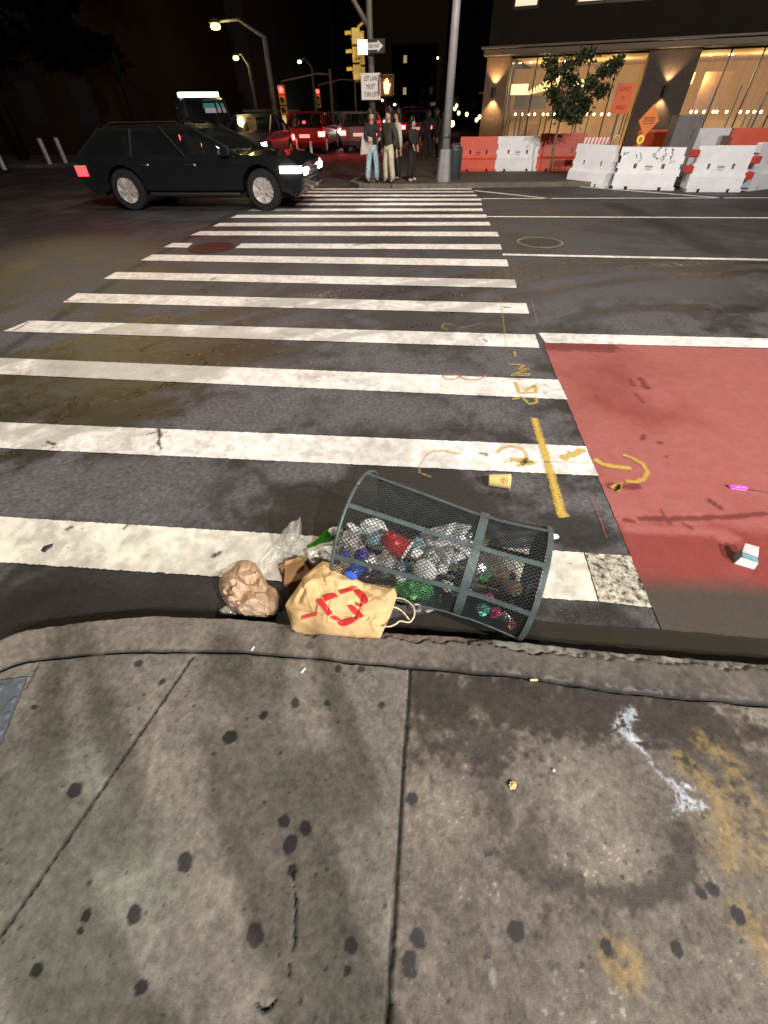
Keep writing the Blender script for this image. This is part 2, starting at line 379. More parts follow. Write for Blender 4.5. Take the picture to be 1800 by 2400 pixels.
for pts in ([(1470, 1240), (1600, 1246), (1700, 1250)], [(1690, 1262), (1720, 1263)]):
    d = dseg(Xr, Yr, PXY(pts)); low *= ss(.01, .05, d+(n3-.5)*.03)
t = lo+(hi-lo)*(f*(1-dark*.9)*(1-low*.93))[..., None]
t *= (1-.3*dark*ss(.3, .9, dark))[..., None]
gm = 1-ss(-.03, .16, Yr-P(1640, 1390).y+(n2-.5)*.08)
t = t*(1-gm[..., None])+np.array([.058, .046, .036])*gm[..., None]
t = t*(.88+.24*n3)[..., None]
tag(grid('bus_lane', Xr, Yr, np.full_like(Xr, .0038), t, np.clip(.25+low*.3+gm*.3+damp*.3, 0, 1), M_RED), kind='structure')
# spray marks
YE, RO = (.56, .38, .07), (.50, .17, .08)
def stroke(pts, w, base=YE, z=.0085, name='spray_marking', fade=.1, group=None):
    w = w*1.55
    pp = [P(*q).xy for q in pts]; v = []; uv = []; out = []
    # resample
    for a, b in zip(pp[:-1], pp[1:]):
        n = max(1, int((b-a).length/.02))
        out += [a+(b-a)*k/n for k in range(n)]
    out.append(pp[-1]); n = len(out); cols = 5
    X = np.zeros((cols, n)); Y = np.zeros((cols, n)); ed = np.zeros((cols, n))
    for i, p in enumerate(out):
        d = (out[min(i+1, n-1)]-out[max(i-1, 0)]).normalized(); nn = Vector((-d.y, d.x)); ww = w*(.8+.4*random.random())
        for j in range(cols):
            s = j/(cols-1)*2-1; q = p+nn*s*ww/2; X[j, i] = q.x; Y[j, i] = q.y; ed[j, i] = abs(s)
    t = np.ones((cols, n, 3))*np.array(base)
    o = grid(name, X, Y, np.full_like(X, z), t, np.full_like(X, .3), M_SPRAY)
    me = o.data; ul = me.uv_layers.new(name='UVMap'); vi = np.zeros(len(me.loops), dtype=np.int32); me.loops.foreach_get('vertex_index', vi)
    e = ed.reshape(-1)[vi]; u = np.zeros((len(vi), 2)); u[:, 0] = .30-fade-.55*e**2; ul.data.foreach_set('uv', u.ravel())
    return tag(o, kind='structure')
def circ(cx, cy, rx, ry, a0=0, a1=360, n=14):
    return [(cx+rx*math.cos(R_(a0+(a1-a0)*i/n)), cy+ry*math.sin(R_(a0+(a1-a0)*i/n))) for i in range(n+1)]
stroke([(1251, 982), (1262, 1020), (1275, 1060), (1290, 1110), (1303, 1160), (1315, 1205), (1322, 1215)], .055, fade=-.02)
stroke([(1172, 700), (1180, 760), (1186, 818)], .030, fade=.24); stroke([(1245, 705), (1260, 760)], .028, fade=.27)
stroke([(1205, 825), (1207, 838)], .03, fade=.12)
stroke([(1190, 855), (1228, 858), (1215, 868), (1240, 866), (1200, 880), (1240, 878), (1238, 882), (1196, 882)], .03, fade=.1)
stroke([(1207, 897), (1217, 922), (1256, 922), (1254, 904), (1230, 918)], .035, fade=.04)
stroke([(1200, 938), (1212, 936), (1220, 930), (1240, 950), (1258, 945), (1254, 932)], .03, fade=.08)
stroke(circ(1198, 1072, 36, 24, 200, 430), .035, fade=.1)
stroke([(1195, 1078), (1215, 1080), (1235, 1078), (1225, 1090), (1250, 1084)], .045, fade=0)
stroke([(1180, 1085), (1300, 1085), (1385, 1086)], .015, fade=.14)
stroke([(1318, 1078), (1330, 1070), (1345, 1068), (1360, 1058), (1372, 1058)], .045, fade=-.02)
stroke([(1392, 1078), (1410, 1090), (1440, 1096), (1478, 1100)], .045, fade=-.03)
stroke([(1458, 1068), (1480, 1075), (1505, 1090), (1516, 1108), (1508, 1125), (1488, 1132), (1465, 1130)], .035, fade=.04)
stroke([(1432, 1146), (1447, 1138), (1455, 1136), (1440, 1152), (1452, 1140), (1446, 1154)], .028, fade=-.02)
stroke([(1000, 1068), (1015, 1060), (1040, 1058), (1080, 1066)], .025, fade=.1)
stroke([(1000, 1068), (985, 1090), (982, 1110), (1010, 1120)], .025, fade=.2)
stroke([(1066, 764), (1040, 760), (1036, 770), (1050, 775)], .03, fade=.2); stroke([(1070, 772), (1130, 760), (1180, 765)], .03, fade=.25)
stroke(circ(1057, 882, 20, 9, 0, 180)+circ(1107, 880, 30, 12, 180, 0), .016, base=RO, fade=.02)
stroke([(1382, 1165), (1396, 1195), (1410, 1230), (1420, 1262)], .016, base=(.4, .12, .09), fade=.22)
# ---- near sidewalk with its curb (one corner slab; curb top and face are their own strips)
FE = [(0, 1487), (108, 1472), (202, 1458), (307, 1447), (398, 1445), (600, 1455), (800, 1472), (1040, 1488), (1203, 1500), (1417, 1524), (1562, 1536), (1800, 1554)]
BE = [(0, 1559), (145, 1543), (307, 1530), (452, 1530), (600, 1534), (900, 1562), (1225, 1590), (1442, 1627), (1800, 1657)]
fx, fy = zip(*[P(a, b, .15)[:2] for a, b in FE]); bx, by = zip(*[P(a, b, .15)[:2] for a, b in BE])
fx = (-2.9, -2.3, -1.85)+fx+(3., 60); fy = (-3.0, -.55, .18)+fy+(.83, 1.4)
bx = (-2.75, -2.15, -1.75)+bx+(3., 60); by = (-3.0, -.75, .1)+by+(.68, 1.25)
fe = lambda x: np.interp(x, fx, fy); be = lambda x: np.interp(x, bx, by)
sx = geo_axis(-1.9, 1.7, .0055, -2.7, 60, 1.05)
def smooth_edge(f, x):
    return sum(f(x+d) for d in (-.1, -.06, -.03, 0, .03, .06, .1))/7
fyx, byx = smooth_edge(fe, sx), smooth_edge(be, sx)
vv = np.concatenate([-(np.geomspace(.6, 30, 24)[::-1]), np.linspace(-.55, 0, 3)[:0], []])
rows = 240; T = np.linspace(0, 1, rows)
ylow = -.42
jn = (fbm(sx*14, sx*0, 61, 4)-.5)*.012; jn2 = (fbm(sx*17, sx*0, 62, 4)-.5)*.010
Yn = ylow+(byx[None, :]-.003+jn[None, :]-ylow)*T[:, None]; Xn = np.repeat(sx[None, :], rows, 0)
Yb = ylow-np.geomspace(.02, 25, 16)[::-1][:, None]+0*sx[None, :]
Xs = np.concatenate([np.repeat(sx[None, :], 16, 0), Xn]); Ys = np.concatenate([Yb, Yn])
def side_paint(X, Y):
    n1 = fbm(X*2.2, Y*2.2, 50, 5); n2 = fbm(X*11, Y*11, 60, 4); n3 = fbm(X*60, Y*60, 70, 3)
    m = n1*.36+n2*.34+n3*.3+(fbm(X*170, Y*170, 77, 2)-.5)*.22
    t = np.array([.148, .134, .112])*(.08+1.75*m)[..., None]
    # greener, cleaner patches at lower left
    for px, py, r in ((90, 2000, .35), (180, 2150, .3), (60, 1900, .2)):
        c = P(px, py, .15); s = 1-ss(r*.4, r, np.hypot(X-c.x, Y-c.y)+(n2-.5)*.15)
        t = t*(1-.35*s[..., None])+np.array([.19, .205, .165])*.35*s[..., None]
    wet = np.full(X.shape, .12); right = ss(-.0, .02, X-.012)
    # right-hand slab: rougher, browner and stained
    t = t*(1-right[..., None])+right[..., None]*np.array([.142, .122, .102])*(-.08+1.95*m)[..., None]
    def blob(px, py, r, st=.2, e=1.):
        c = P(px, py, .15); return 1-ss(r*.45, r*1.1, np.hypot((X-c.x), (Y-c.y)*e)+(n2-.5)*st*1.2+(n1-.5)*st*.6+(n3-.5)*st*.5)
    def band(pts, w, st=.12):
        d = dseg(X, Y, PXY(pts, .15)); return 1-ss(w*.4, w*1.15, d+(n2-.5)*st*1.2+(n3-.5)*st*.8)
    dm = np.zeros(X.shape)
    dm = np.maximum(dm, band([(1000, 1615), (1150, 1640), (1300, 1660), (1440, 1665), (1700, 1700)], .13, .16))
    dm = np.maximum(dm, band([(1020, 1700), (1150, 1740)], .13, .2)*.85)
    dm = np.maximum(dm, band([(1150, 1760), (1160, 1880), (1210, 1990), (1280, 2060)], .06, .17)*.5)
    dm = np.maximum(dm, band([(1300, 2060), (1370, 2090), (1470, 2105), (1560, 2085), (1610, 2025), (1600, 1960)], .036, .05)*.85)
    dm = np.maximum(dm, blob(1350, 2070, .07, .12)*.7)
    dm = np.maximum(dm, blob(1250, 1960, .09, .2)*.6)
    dm = np.maximum(dm, band([(1560, 1700), (1640, 1760), (1770, 1800)], .1, .16)*.7)
    dm = np.maximum(dm, ss(.55, .72, n1)*.35)*right
    lt = np.maximum(blob(1030, 1900, .12, .2), blob(1360, 1860, .14, .25))
    lt = np.maximum(lt, np.maximum(blob(1440, 2000, .1, .16), blob(1770, 1690, .08, .12)))*right
    t = t*(1-np.array([.74, .78, .82])*dm[..., None]); t = t*(1+.45*lt*(1-dm))[..., None]
    wet = np.clip(wet+dm*.45, 0, 1)
    # dark smudge left of the joint corner and between
    # yellow spray stains
    ye = np.maximum(band([(1600, 1790), (1665, 1850), (1700, 1930), (1705, 2010)], .045, .09), band([(1660, 1750), (1720, 1800), (1740, 1860), (1800, 1930)], .05, .1)*.8)
    ye = np.maximum(ye, blob(1465, 2262, .065, .06)); ye = np.maximum(ye, band([(1760, 2160), (1830, 2290)], .07, .1)*.8)
    ye = np.maximum(ye, band([(1690, 1930), (1800, 2010)], .09, .14)*.6)
    ye = ye*ss(.3, .62, n3*.6+n2*.45)*.62
    t = t*(1-ye[..., None])+np.array([.30, .205, .07])*ye[..., None]
    # white paint splash
    wh = band([(1480, 1668), (1468, 1690), (1450, 1708), (1470, 1722), (1495, 1745)], .026, .05)
    wh = np.maximum(wh, band([(1495, 1745), (1530, 1792), (1555, 1822)], .015, .03)*.75)
    wh = np.maximum(wh, band([(1555, 1822), (1590, 1840), (1600, 1870), (1625, 1885), (1655, 1892)], .024, .06))
    wh = np.maximum(wh, band([(1600, 1890), (1580, 1912)], .01, .01)); wh = np.maximum(wh, band([(1585, 1832), (1625, 1848)], .012, .02))
    wh = wh*ss(.40, .60, n3*.75+fbm(X*150, Y*150, 91, 2)*.3)
    t = t*(1-wh[..., None])+np.array([.42, .45, .49])*wh[..., None]
    c = P(1155, 2290, .15); s = (1-ss(.004, .02, np.hypot((X-c.x)*1.6, Y-c.y)+(n3-.5)*.01))*.4
    t = t*(1-s[..., None])+np.array([.5, .5, .5])*s[..., None]
    # long pale brush marks on the left slab
    s = band([(385, 1660), (350, 1850), (320, 2000)], .02, .02)*.22; t = t*(1+s)[..., None]
    # gum
    gum = [(175, 1853, 26), (539, 1728, 24), (434, 2020, 28), (665, 1925, 20), (716, 1941, 22), (681, 1979, 26), (686, 2040, 17), (315, 2143, 26), (202, 2146, 18),
           (597, 2192, 30), (822, 2216, 23), (814, 2276, 14), (331, 2314, 22), (87, 2273, 20), (618, 1677, 15), (692, 1647, 16), (766, 1648, 10), (793, 1568, 13),
           (847, 1568, 13), (325, 1555, 15), (380, 1598, 12), (515, 1496, 15), (727, 1514, 15), (895, 1652, 12), (965, 1872, 20), (980, 2200, 25), (958, 2250, 24), (960, 2275, 22),
           (1210, 2181, 28), (1422, 2219, 20), (1586, 2224, 20), (1670, 2083, 20), (1730, 2145, 22), (1616, 1994, 10), (1645, 2095, 16), (80, 1657, 10), (210, 2070, 9), (188, 2182, 12), (705, 2350, 9), (580, 1685, 6)]
    # small specks everywhere
    rg = np.random.RandomState(5)
    for i in range(170):
        gum.append((rg.uniform(0, 1800), rg.uniform(1560, 2400), rg.uniform(2.5, 6.5)))
    g = np.zeros(X.shape); 
    for px, py, r in gum:
        c = P(px, py, .15); sc = 955/(c.y*.707+1.47*.707); rr = r/sc*.76
        i0, i1 = np.searchsorted(sxx, [c.x-rr*2, c.x+rr*2]) if sxx is not None else (0, X.shape[1])
        if i1 <= i0: continue
        a = X[:, i0:i1]; b = Y[:, i0:i1]; ang = np.arctan2(b-c.y, a-c.x)
        d = np.hypot(a-c.x, b-c.y)/rr+.07*np.sin(ang*2+px)+.05*np.sin(ang*5+py)+(n3[:, i0:i1]-.5)*.2
        k = 1-ss(.82, 1.02, d); k = k*(1. if r > 9 else .8); g[:, i0:i1] = np.maximum(g[:, i0:i1], k)
    t = t*(1-g[..., None])+np.array([.022, .020, .020])*g[..., None]
    wet = np.clip(wet+g*.1, 0, 1)
    # tiny light grit
    rg = np.random.RandomState(9)
    gr = ss(.86, .93, vn(X*140, Y*140, 90))*ss(.45, .7, n2); t = t*(1+gr*1.1*(.3+.7*right))[..., None]
    return t, wet, n1, n2, n3
sxx = sx
t, wet, n1, n2, n3 = side_paint(Xs, Ys)
# control joints (real grooves)
J = [([(-.003+.025, .70), (.014, -.16), (.0, -3)], .006), ([tuple(P(450, 1540, .15)[:2]), tuple(P(0, 2195, .15)[:2]), (-1.35, -1.8)], .005), ([tuple(P(87, 1557, .15)[:2]), tuple(P(60, 1612, .15)[:2])], .004),
     ([(2.6, .7), (2.6, -3)], .006), ([(-2.6, -.9), (3, -.95)], .006)]
J.append(([tuple(P(686, 2045, .15)[:2]), tuple(P(693, 2110, .15)[:2]), tuple(P(690, 2200, .15)[:2]), tuple(P(672, 2300, .15)[:2])], .0022))
J.append((PXY([(600, 2350), (612, 2368), (630, 2366), (645, 2345)],   .15), .003))
J.append((PXY([(0, 1500), (60, 1470)], .15), .002))
J[0] = ([tuple(P(961, 1572, .15)[:2]), tuple(P(938, 1912, .15)[:2]), tuple(P(908, 2400, .15)[:2]), (.0, -3)], .006)
Z = .15+(n2-.5)*.0035+(n3-.5)*.0016+(n1-.5)*.004
for pts, w in J:
    d = dseg(Xs, Ys, pts)+(n3-.5)*.006; g = 1-ss(w*.55, w*1.35, d); Z = Z-.012*g; t = t*(1-.82*g)[..., None]
    g2 = (1-ss(.0, .05, np.abs(d-.035)))*.12; t = t*(1+g2)[..., None]
g = 1-ss(.0, .012, (byx[None, :]-Ys)-(n2-.5)*.012); t = t*(1-.55*g)[..., None]
M_CONC = ground_mat('sidewalk_concrete', grain=.34, gs=38, bump=.45, bs=420, rd=.88, rw=.35)
tag(grid('sidewalk', Xs, Ys, Z, t, wet, M_CONC), kind='structure')
# curb: rows from the joint over the top to the bottom of its face
rowsC = []
for k in np.linspace(0, 1, 34): rowsC.append((k, 0.))
Wc = (fyx-byx)
Xc = np.repeat(sx[None, :], 34, 0); Kc = np.linspace(0, 1, 34)[:, None]
Yc = byx[None, :]+.004+jn2[None, :]*(1-Kc)+(Wc-.004)[None, :]*Kc
tc, wc, a1, a2, a3 = side_paint(Xc, Yc)
tc = np.array([.16, .14, .118])*(.42+1.15*(a1*.35+a2*.4+a3*.25))[..., None]*.5+tc*.5
Zc = .151+(a2-.5)*.004+(a3-.5)*.002
Yc = Yc+(Kc > .9)*(fbm(Xc*30, Xc*0, 8, 5)-.5)*.010*(Kc-.9)*10
worn = ss(.78, .84, Kc+(a2-.5)*.4+(a3-.5)*.2)*ss(-.6, -.45, Xc)     # the worn nosing lip
Zc = Zc-worn*.014
lipc = np.where((ss(.1, .5, Xc)[..., None]) > .5, np.array([.12, .115, .098]), np.array([.10, .06, .042]))
tc = tc*(1-.6*worn[..., None])+lipc*(.1+1.8*ss(.35, .65, a3*.5+a2*.5)[..., None])*.6*worn[..., None]
wc = np.clip(wc+.25*ss(.1, .5, Xc), 0, 1)
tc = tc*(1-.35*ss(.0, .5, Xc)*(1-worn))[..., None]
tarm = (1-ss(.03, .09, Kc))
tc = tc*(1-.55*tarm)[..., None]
rim_t = (1-ss(.015, .055, np.abs(Kc-.11)+(a2-.5)*.16))*ss(.12, .4, Xc)*ss(.42, .62, a3*.6+a2*.4)*.8; tc = tc*(1-rim_t[..., None]*.6)+np.array([.22, .22, .26])*rim_t[..., None]*.6; wc = np.clip(wc+rim_t*.6, 0, 1)
fr = [( .004, -.006), (.010, -.018), (.013, -.04), (.013, -.16)]
Xf = np.repeat(sx[None, :], 4, 0); Yf = np.stack([Yc[-1]+a for a, b in fr]); Zf = np.stack([Zc[-1]+b for a, b in fr])
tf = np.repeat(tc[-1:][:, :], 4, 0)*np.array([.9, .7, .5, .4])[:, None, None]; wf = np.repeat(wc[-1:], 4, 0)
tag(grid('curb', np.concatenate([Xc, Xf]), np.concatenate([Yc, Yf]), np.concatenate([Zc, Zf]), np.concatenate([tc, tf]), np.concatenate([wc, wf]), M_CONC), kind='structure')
# dirt joint between slab and curb
jz = G(); 
Xj = np.repeat(sx[None, :], 2, 0); Yj = np.stack([byx-.012, byx+.012]); tj = np.full(Xj.shape+(3,), .018)
tag(grid('curb_joint', Xj, Yj, np.full_like(Xj, .136), tj, np.full_like(Xj, .4), M_CONC), kind='structure')
# tactile plate at the left edge
a, b, c, d = P(66, 1588, .15), P(-8, 1775, .15), P(-420, 1760, .15), P(-330, 1640, .15)
g = G(); g.prism([(q.x, q.y, .152) for q in (b, a, d, c)][::-1], (0, 0, .006))
M_TAC = M('tactile_plate_paint', (.085, .10, .115), rough=.5, var=.3, vs=12, bump=.3, bs=80)
for i in range(9):
    for j in range(5):
        q = a+(b-a)*((j+.55)/5)+(d-a)*((i+.25)/9); g.lathe([(.013, 0), (.011, .003), (.007, .005), (.001, .0055)], 10, (q.x, q.y, .158))
tag(g.build('tactile_plate', M_TAC), 'blue grey metal plate with raised domes set in the sidewalk at the left edge', 'tactile plate')
# gutter water
wp = []
for x in np.linspace(-.35, 14, 160): wp.append((x, fe(x)+.01, .002))
for x in np.linspace(14, -.35, 400):
    e = .155*ss(-.35, .1, np.array(x))+.03*float(fbm(np.array([x*5.]), np.array([0.]), 3, 3)[0]); wp.append((x, fe(x)+.02+float(e), .002))
for q in range(len(wp)): wp[q] = (wp[q][0], wp[q][1], .0115)
M_WATER = M('gutter_water', (.034, .030, .022), rough=.12, alpha=.72, ior=1.33, var=.15, vs=3)
tag(mesh('gutter_water', wp, [tuple(range(len(wp)))], M_WATER), kind='structure')
# ---- far side: sidewalks, curbs
M_FSW = M('far_sidewalk', (.06, .052, .042), rough=.8, var=.3, vs=1.2, bump=.3, bs=20)
M_FCB = M('far_curb_stone', (.12, .105, .085), rough=.75, var=.35, vs=5, bump=.4, bs=30)
def slab(nm, pts, z, cw=.16):
    g = G(); g.prism([(x, y, -.05) for x, y in pts], (0, 0, z+.05)); tag(g.build(nm, M_FSW), kind='structure')
def strip(nm, pts, z, w=.16):
    g = G()
    for (ax, ay), (bx_, by_) in zip(pts[:-1], pts[1:]):
        d = Vector((bx_-ax, by_-ay)).normalized(); n = Vector((d.y, -d.x))*w
        g.prism([(ax, ay, -.02), (bx_, by_, -.02), (bx_+n.x, by_+n.y, -.02), (ax+n.x, ay+n.y, -.02)][::-1], (0, 0, z+.024))
    tag(g.build(nm, M_FCB, bevel=.01), kind='structure')
cor = [(60, 15.6), (10, 15.35), (4, 15.1), (1, 14.85), (-1.2, 14.62), (-2.0, 14.72), (-2.35, 15.3), (-2.2, 18), (-1.75, 24), (-1.7, 240)]
slab('far_sidewalk', cor+[(60, 240)], .10)
strip('far_curb', cor[::-1], .10)
lc = [(-160, 21.5), (-17, 20.6), (-14.2, 21.6), (-13.2, 24), (-13.0, 240)]
slab('far_sidewalk', [(-160, 240)]+lc, .10); strip('far_curb', lc, .10, -.16)
# ================================================================ STREET COVERS
M_IRON = M('cast_iron', (.05, .042, .038), rough=.5, metal=.4, var=.3, vs=30, bump=.6, bs=90)
M_IRON2 = M('rusty_iron', (.055, .022, .017), rough=.6, metal=.2, var=.4, vs=14, bump=.6, bs=60)
M_RING = M('worn_steel_ring', (.28, .26, .25), rough=.45, metal=.6, var=.2)
def cover(px, py, r, mt, ring, label):
    c = P(px, py); e = empty('manhole_cover', (c.x, c.y, .0), 0, label, 'manhole cover')
    g = G().lathe([(r, .001), (r, .007), (r*.98, .009), (.001, .009)], 40, cap=False)
    for i in range(-6, 7):
        for j in range(-6, 7):
            if math.hypot(i, j)*.062 < r*.88: g.box(i*.062-.018, i*.062+.018, j*.062-.018, j*.062+.018, .0085, .012)
    g.build('lid', mt, e)
    G().lathe([(r+.001, .001), (r+.001, .011), (r+.035, .011), (r+.035, .001)], 40, cap=False).build('ring', ring, e)
cover(497, 581, .33, M_IRON2, M_IRON2, 'rust brown round manhole cover cutting through a white crosswalk bar')
cover(1265, 569, .34, M_IRON, M_RING, 'dark round manhole cover with a pale worn ring right of the crosswalk')
# ================================================================ LITTER BASKET
M_BGRN = M('basket_green_paint', (.085, .108, .108), rough=.45, metal=.2, var=.25, vs=18, bump=.2, bs=60)
M_BWIR = M('basket_mesh_paint', (.030, .037, .038), rough=.5, metal=.2, spec=.25)
A0 = Vector((-.252, 1.232, .270)); A1 = Vector((.500, 1.035, .230))
ax = (A1-A0); LB = ax.length; ax.normalize(); e1 = (Vector((0, 0, 1))-ax*ax.z).normalized(); e2 = ax.cross(e1)
def rB(t): return float(np.interp(t, [0, .05, .35, .64, .68, .85, 1], [.266, .263, .242, .220, .218, .224, .234]))
def Bp(u, t, dr=0.):
    r = rB(t)+dr; return A0+ax*(t*LB)+e1*(r*math.cos(u))+e2*(r*math.sin(u))
bk = empty('litter_basket', (A0.x, A0.y, 0), 0, 'green wire mesh litter basket tipped on its side against the curb', 'litter basket')
def rel(g):
    o = Vector((A0.x, A0.y, 0)); g.v = [q-o for q in g.v]; return g
g = G(); NU, NT = 196, 80
def strand(p, q, n, w=.00125, th=.0009):
    d = (q-p).normalized(); s = d.cross(n).normalized()
    v = [p+s*w+n*th, p-s*w+n*th, p-s*w-n*th, p+s*w-n*th, q+s*w+n*th, q-s*w+n*th, q-s*w-n*th, q+s*w-n*th]
    g.add(v, [(0, 1, 5, 4), (1, 2, 6, 5), (2, 3, 7, 6), (3, 0, 4, 7)])
for i in range(NU):
    for j in range(NT):
        if (i+j) % 2: continue
        u = 2*math.pi*i/NU; t0 = j/NT; t1 = (j+1)/NT
        # the torn panel by the rim
        p = Bp(u, t0); n = (p-A0-ax*((p-A0).dot(ax))).normalized()
        for s in (-1, 1):
            um = 2*math.pi*(i+s)/NU; a = ((u+um)/2) % (2*math.pi)
            if 5.35 < a < 5.95 and t0 < .10+.03*math.sin(a*9): continue
            q = Bp(um, t1)
            strand(p, q, n)
rel(g).build('wire_mesh', M_BWIR, bk)
g = G()
def ring(t, w, th, n=64, dr=.002):
    v = []; f = []
    for i in range(n):
        u = 2*math.pi*i/n
        for tt, rr in ((t-w/LB/2, dr), (t+w/LB/2, dr), (t+w/LB/2, dr+th), (t-w/LB/2, dr+th)): v.append(Bp(u, tt, rr))
    for i in range(n):
        for k in range(4): f.append((i*4+k, i*4+(k+1) % 4, ((i+1) % n)*4+(k+1) % 4, ((i+1) % n)*4+k))
    return v, f
g.tube([Bp(2*math.pi*i/64, 0, .004) for i in range(65)], .0075, 8)
rel(g).build('rim', M_BGRN, bk, smooth=True)
g = G().add(*ring(.665, .034, .004)); rel(g).build('hoop', M_BGRN, bk)
g = G().add(*ring(.99, .02, .005)); rel(g).build('base_ring', M_BGRN, bk)
for k in range(8):
    u = R_(22+k*45); v = []; f = []; n = 26
    for i in range(n+1):
        t = i/n; d = .0092/rB(t)
        for uu, rr in ((u-d, .002), (u+d, .002), (u+d, .0065), (u-d, .0065)): v.append(Bp(uu, t, rr+(.004 if abs(t-.665) < .035 else 0)))
    for i in range(n):
        for q in range(4): f.append((i*4+q, i*4+(q+1) % 4, (i+1)*4+(q+1) % 4, (i+1)*4+q))
    g = G().add(v, f); rel(g).build('strap', M_BGRN, bk)
g = G().lathe([(.228, 0), (.234, .003), (.001, .004)], 40, A0+ax*(LB*.972), ax, cap=False)
rel(g).build('bottom_plate', M('basket_bottom', (.025, .028, .028), rough=.6, metal=.3), bk)
# ================================================================ LITTER
def crumple(name, loc, size, mt, seed=0, amp=.32, fr=2.2, sub=3, rot=(0, 0, 0), parent=None, smooth=False):
    bm = bmesh.new(); bmesh.ops.create_icosphere(bm, subdivisions=sub, radius=1)
    so = Vector((seed*3.7, seed*1.3, seed*2.1)); rg = random.Random(seed)
    pl = [(Vector((rg.gauss(0, 1), rg.gauss(0, 1), rg.gauss(0, 1))).normalized(), rg.uniform(.68, .95)) for _ in range(16)]
    Rm = Matrix.Rotation(rot[2], 3, 'Z') @ Matrix.Rotation(rot[1], 3, 'Y') @ Matrix.Rotation(rot[0], 3, 'X')
    for v in bm.verts:
        d = (v.co.normalized()+Vector((rg.uniform(-1, 1), rg.uniform(-1, 1), rg.uniform(-1, 1)))*(.9/2**sub)).normalized()
        r = min([1.]+[pd/max(1e-3, d.dot(pn)) for pn, pd in pl if d.dot(pn) > .3])
        w = d*fr+so; r += amp*.55*mnoise.noise(w*1.1)+amp*rg.uniform(-.22, .22)
        v.co = Rm @ Vector((d.x*r*size[0], d.y*r*size[1], d.z*r*size[2]))
    me = bpy.data.meshes.new(name); bm.to_mesh(me); bm.free(); me.materials.append(mt)
    if smooth: me.polygons.foreach_set('use_smooth', [True]*len(me.polygons))
    o = bpy.data.objects.new(name, me); C.objects.link(o); o.location = loc
    if parent: o.parent = parent
    return o
from mathutils.geometry import delaunay_2d_cdt
def inside(p, poly):
    c = False; j = len(poly)-1
    for i in range(len(poly)):
        if ((poly[i][1] > p[1]) != (poly[j][1] > p[1])) and p[0] < (poly[j][0]-poly[i][0])*(p[1]-poly[i][1])/(poly[j][1]-poly[i][1])+poly[i][0]: c = not c
        j = i
    return c
def dpoly(p, poly):
    m_ = 1e9
    for i in range(len(poly)):
        a = Vector(poly[i]); b = Vector(poly[(i+1) % len(poly)]); d = b-a; t = max(0, min(1, (Vector(p)-a).dot(d)/(d.length_squared+1e-9)))
        m_ = min(m_, (Vector(p)-a-d*t).length)
    return m_
def relief(name, poly, zf, mt, thick=.02, inset=.9, step=5., parent=None, lift=0., smooth=True, edge_n=6, rag=0., origin=None, close=True):
    """a thin crumpled body: outline on the ground plan, zf(px,py,d) its height in metres; closed below"""
    pts = []; n = len(poly)
    for i in range(n):
        a, b = Vector(poly[i]), Vector(poly[(i+1) % n]); k = max(1, int((b-a).length/step/1.2))
        for q in range(k):
            s = a+(b-a)*q/k
            if rag: s = s+Vector((mnoise.noise(Vector((s.x*.09, s.y*.09, 1))), mnoise.noise(Vector((s.x*.09, s.y*.09, 5)))))*rag
            pts.append(s)
    nb = len(pts); bp_ = [tuple(p) for p in pts]
    x0, x1 = min(p[0] for p in poly), max(p[0] for p in poly); y0, y1 = min(p[1] for p in poly), max(p[1] for p in poly)
    y = y0
    while y < y1:
        x = x0
        while x < x1:
            q = (x+random.uniform(-.25, .25)*step, y+random.uniform(-.25, .25)*step)
            if inside(q, bp_) and dpoly(q, bp_) > step*.5: pts.append(Vector(q))
            x += step
        y += step
    r = delaunay_2d_cdt([Vector(p[:2]) for p in pts], [], [list(range(nb))], 1, 1e-4)
    vs_, fs = r[0], r[2]
    org = Vector(origin) if origin is not None else P(sum(p[0] for p in poly)/n, sum(p[1] for p in poly)/n, 0.)
    v = []
    for q in vs_:
        d = dpoly(q, bp_); z = zf(q[0], q[1], d)+lift; v.append(P(q[0], q[1], z)-org)
    f = [tuple(t) for t in fs]
    if f:
        a, b, c = [v[i] for i in f[0][:3]]
    # orient up
    f = [t if (v[t[1]]-v[t[0]]).cross(v[t[2]]-v[t[0]]).z > 0 else t[::-1] for t in f]
    if close:
        N0 = len(v); cx = sum((q for q in v), Vector())/N0
        for q in v[:N0]:
            w = cx+(q-cx)*inset; v.append(Vector((w.x, w.y, max(.003-org.z, q.z-thick))))
        f2 = [tuple(i+N0 for i in t[::-1]) for t in f]
        ec = {}
        for t in f:
            for i in range(len(t)): ec[(t[i], t[(i+1) % len(t)])] = 1
        for (a, b) in list(ec):
            if (b, a) not in ec: f2.append((b, a, a+N0, b+N0))
        f = f+f2
    o = mesh(name, v, f, mt, parent, smooth, None if parent else org)
    return o
def ridge(px, py, sc, s=0.):
    F = mnoise.voronoi(Vector((px/sc+s, py/sc+s*2, s)), distance_metric='DISTANCE')[0]
    return 1-min(1, (F[1]-F[0])*2.2)
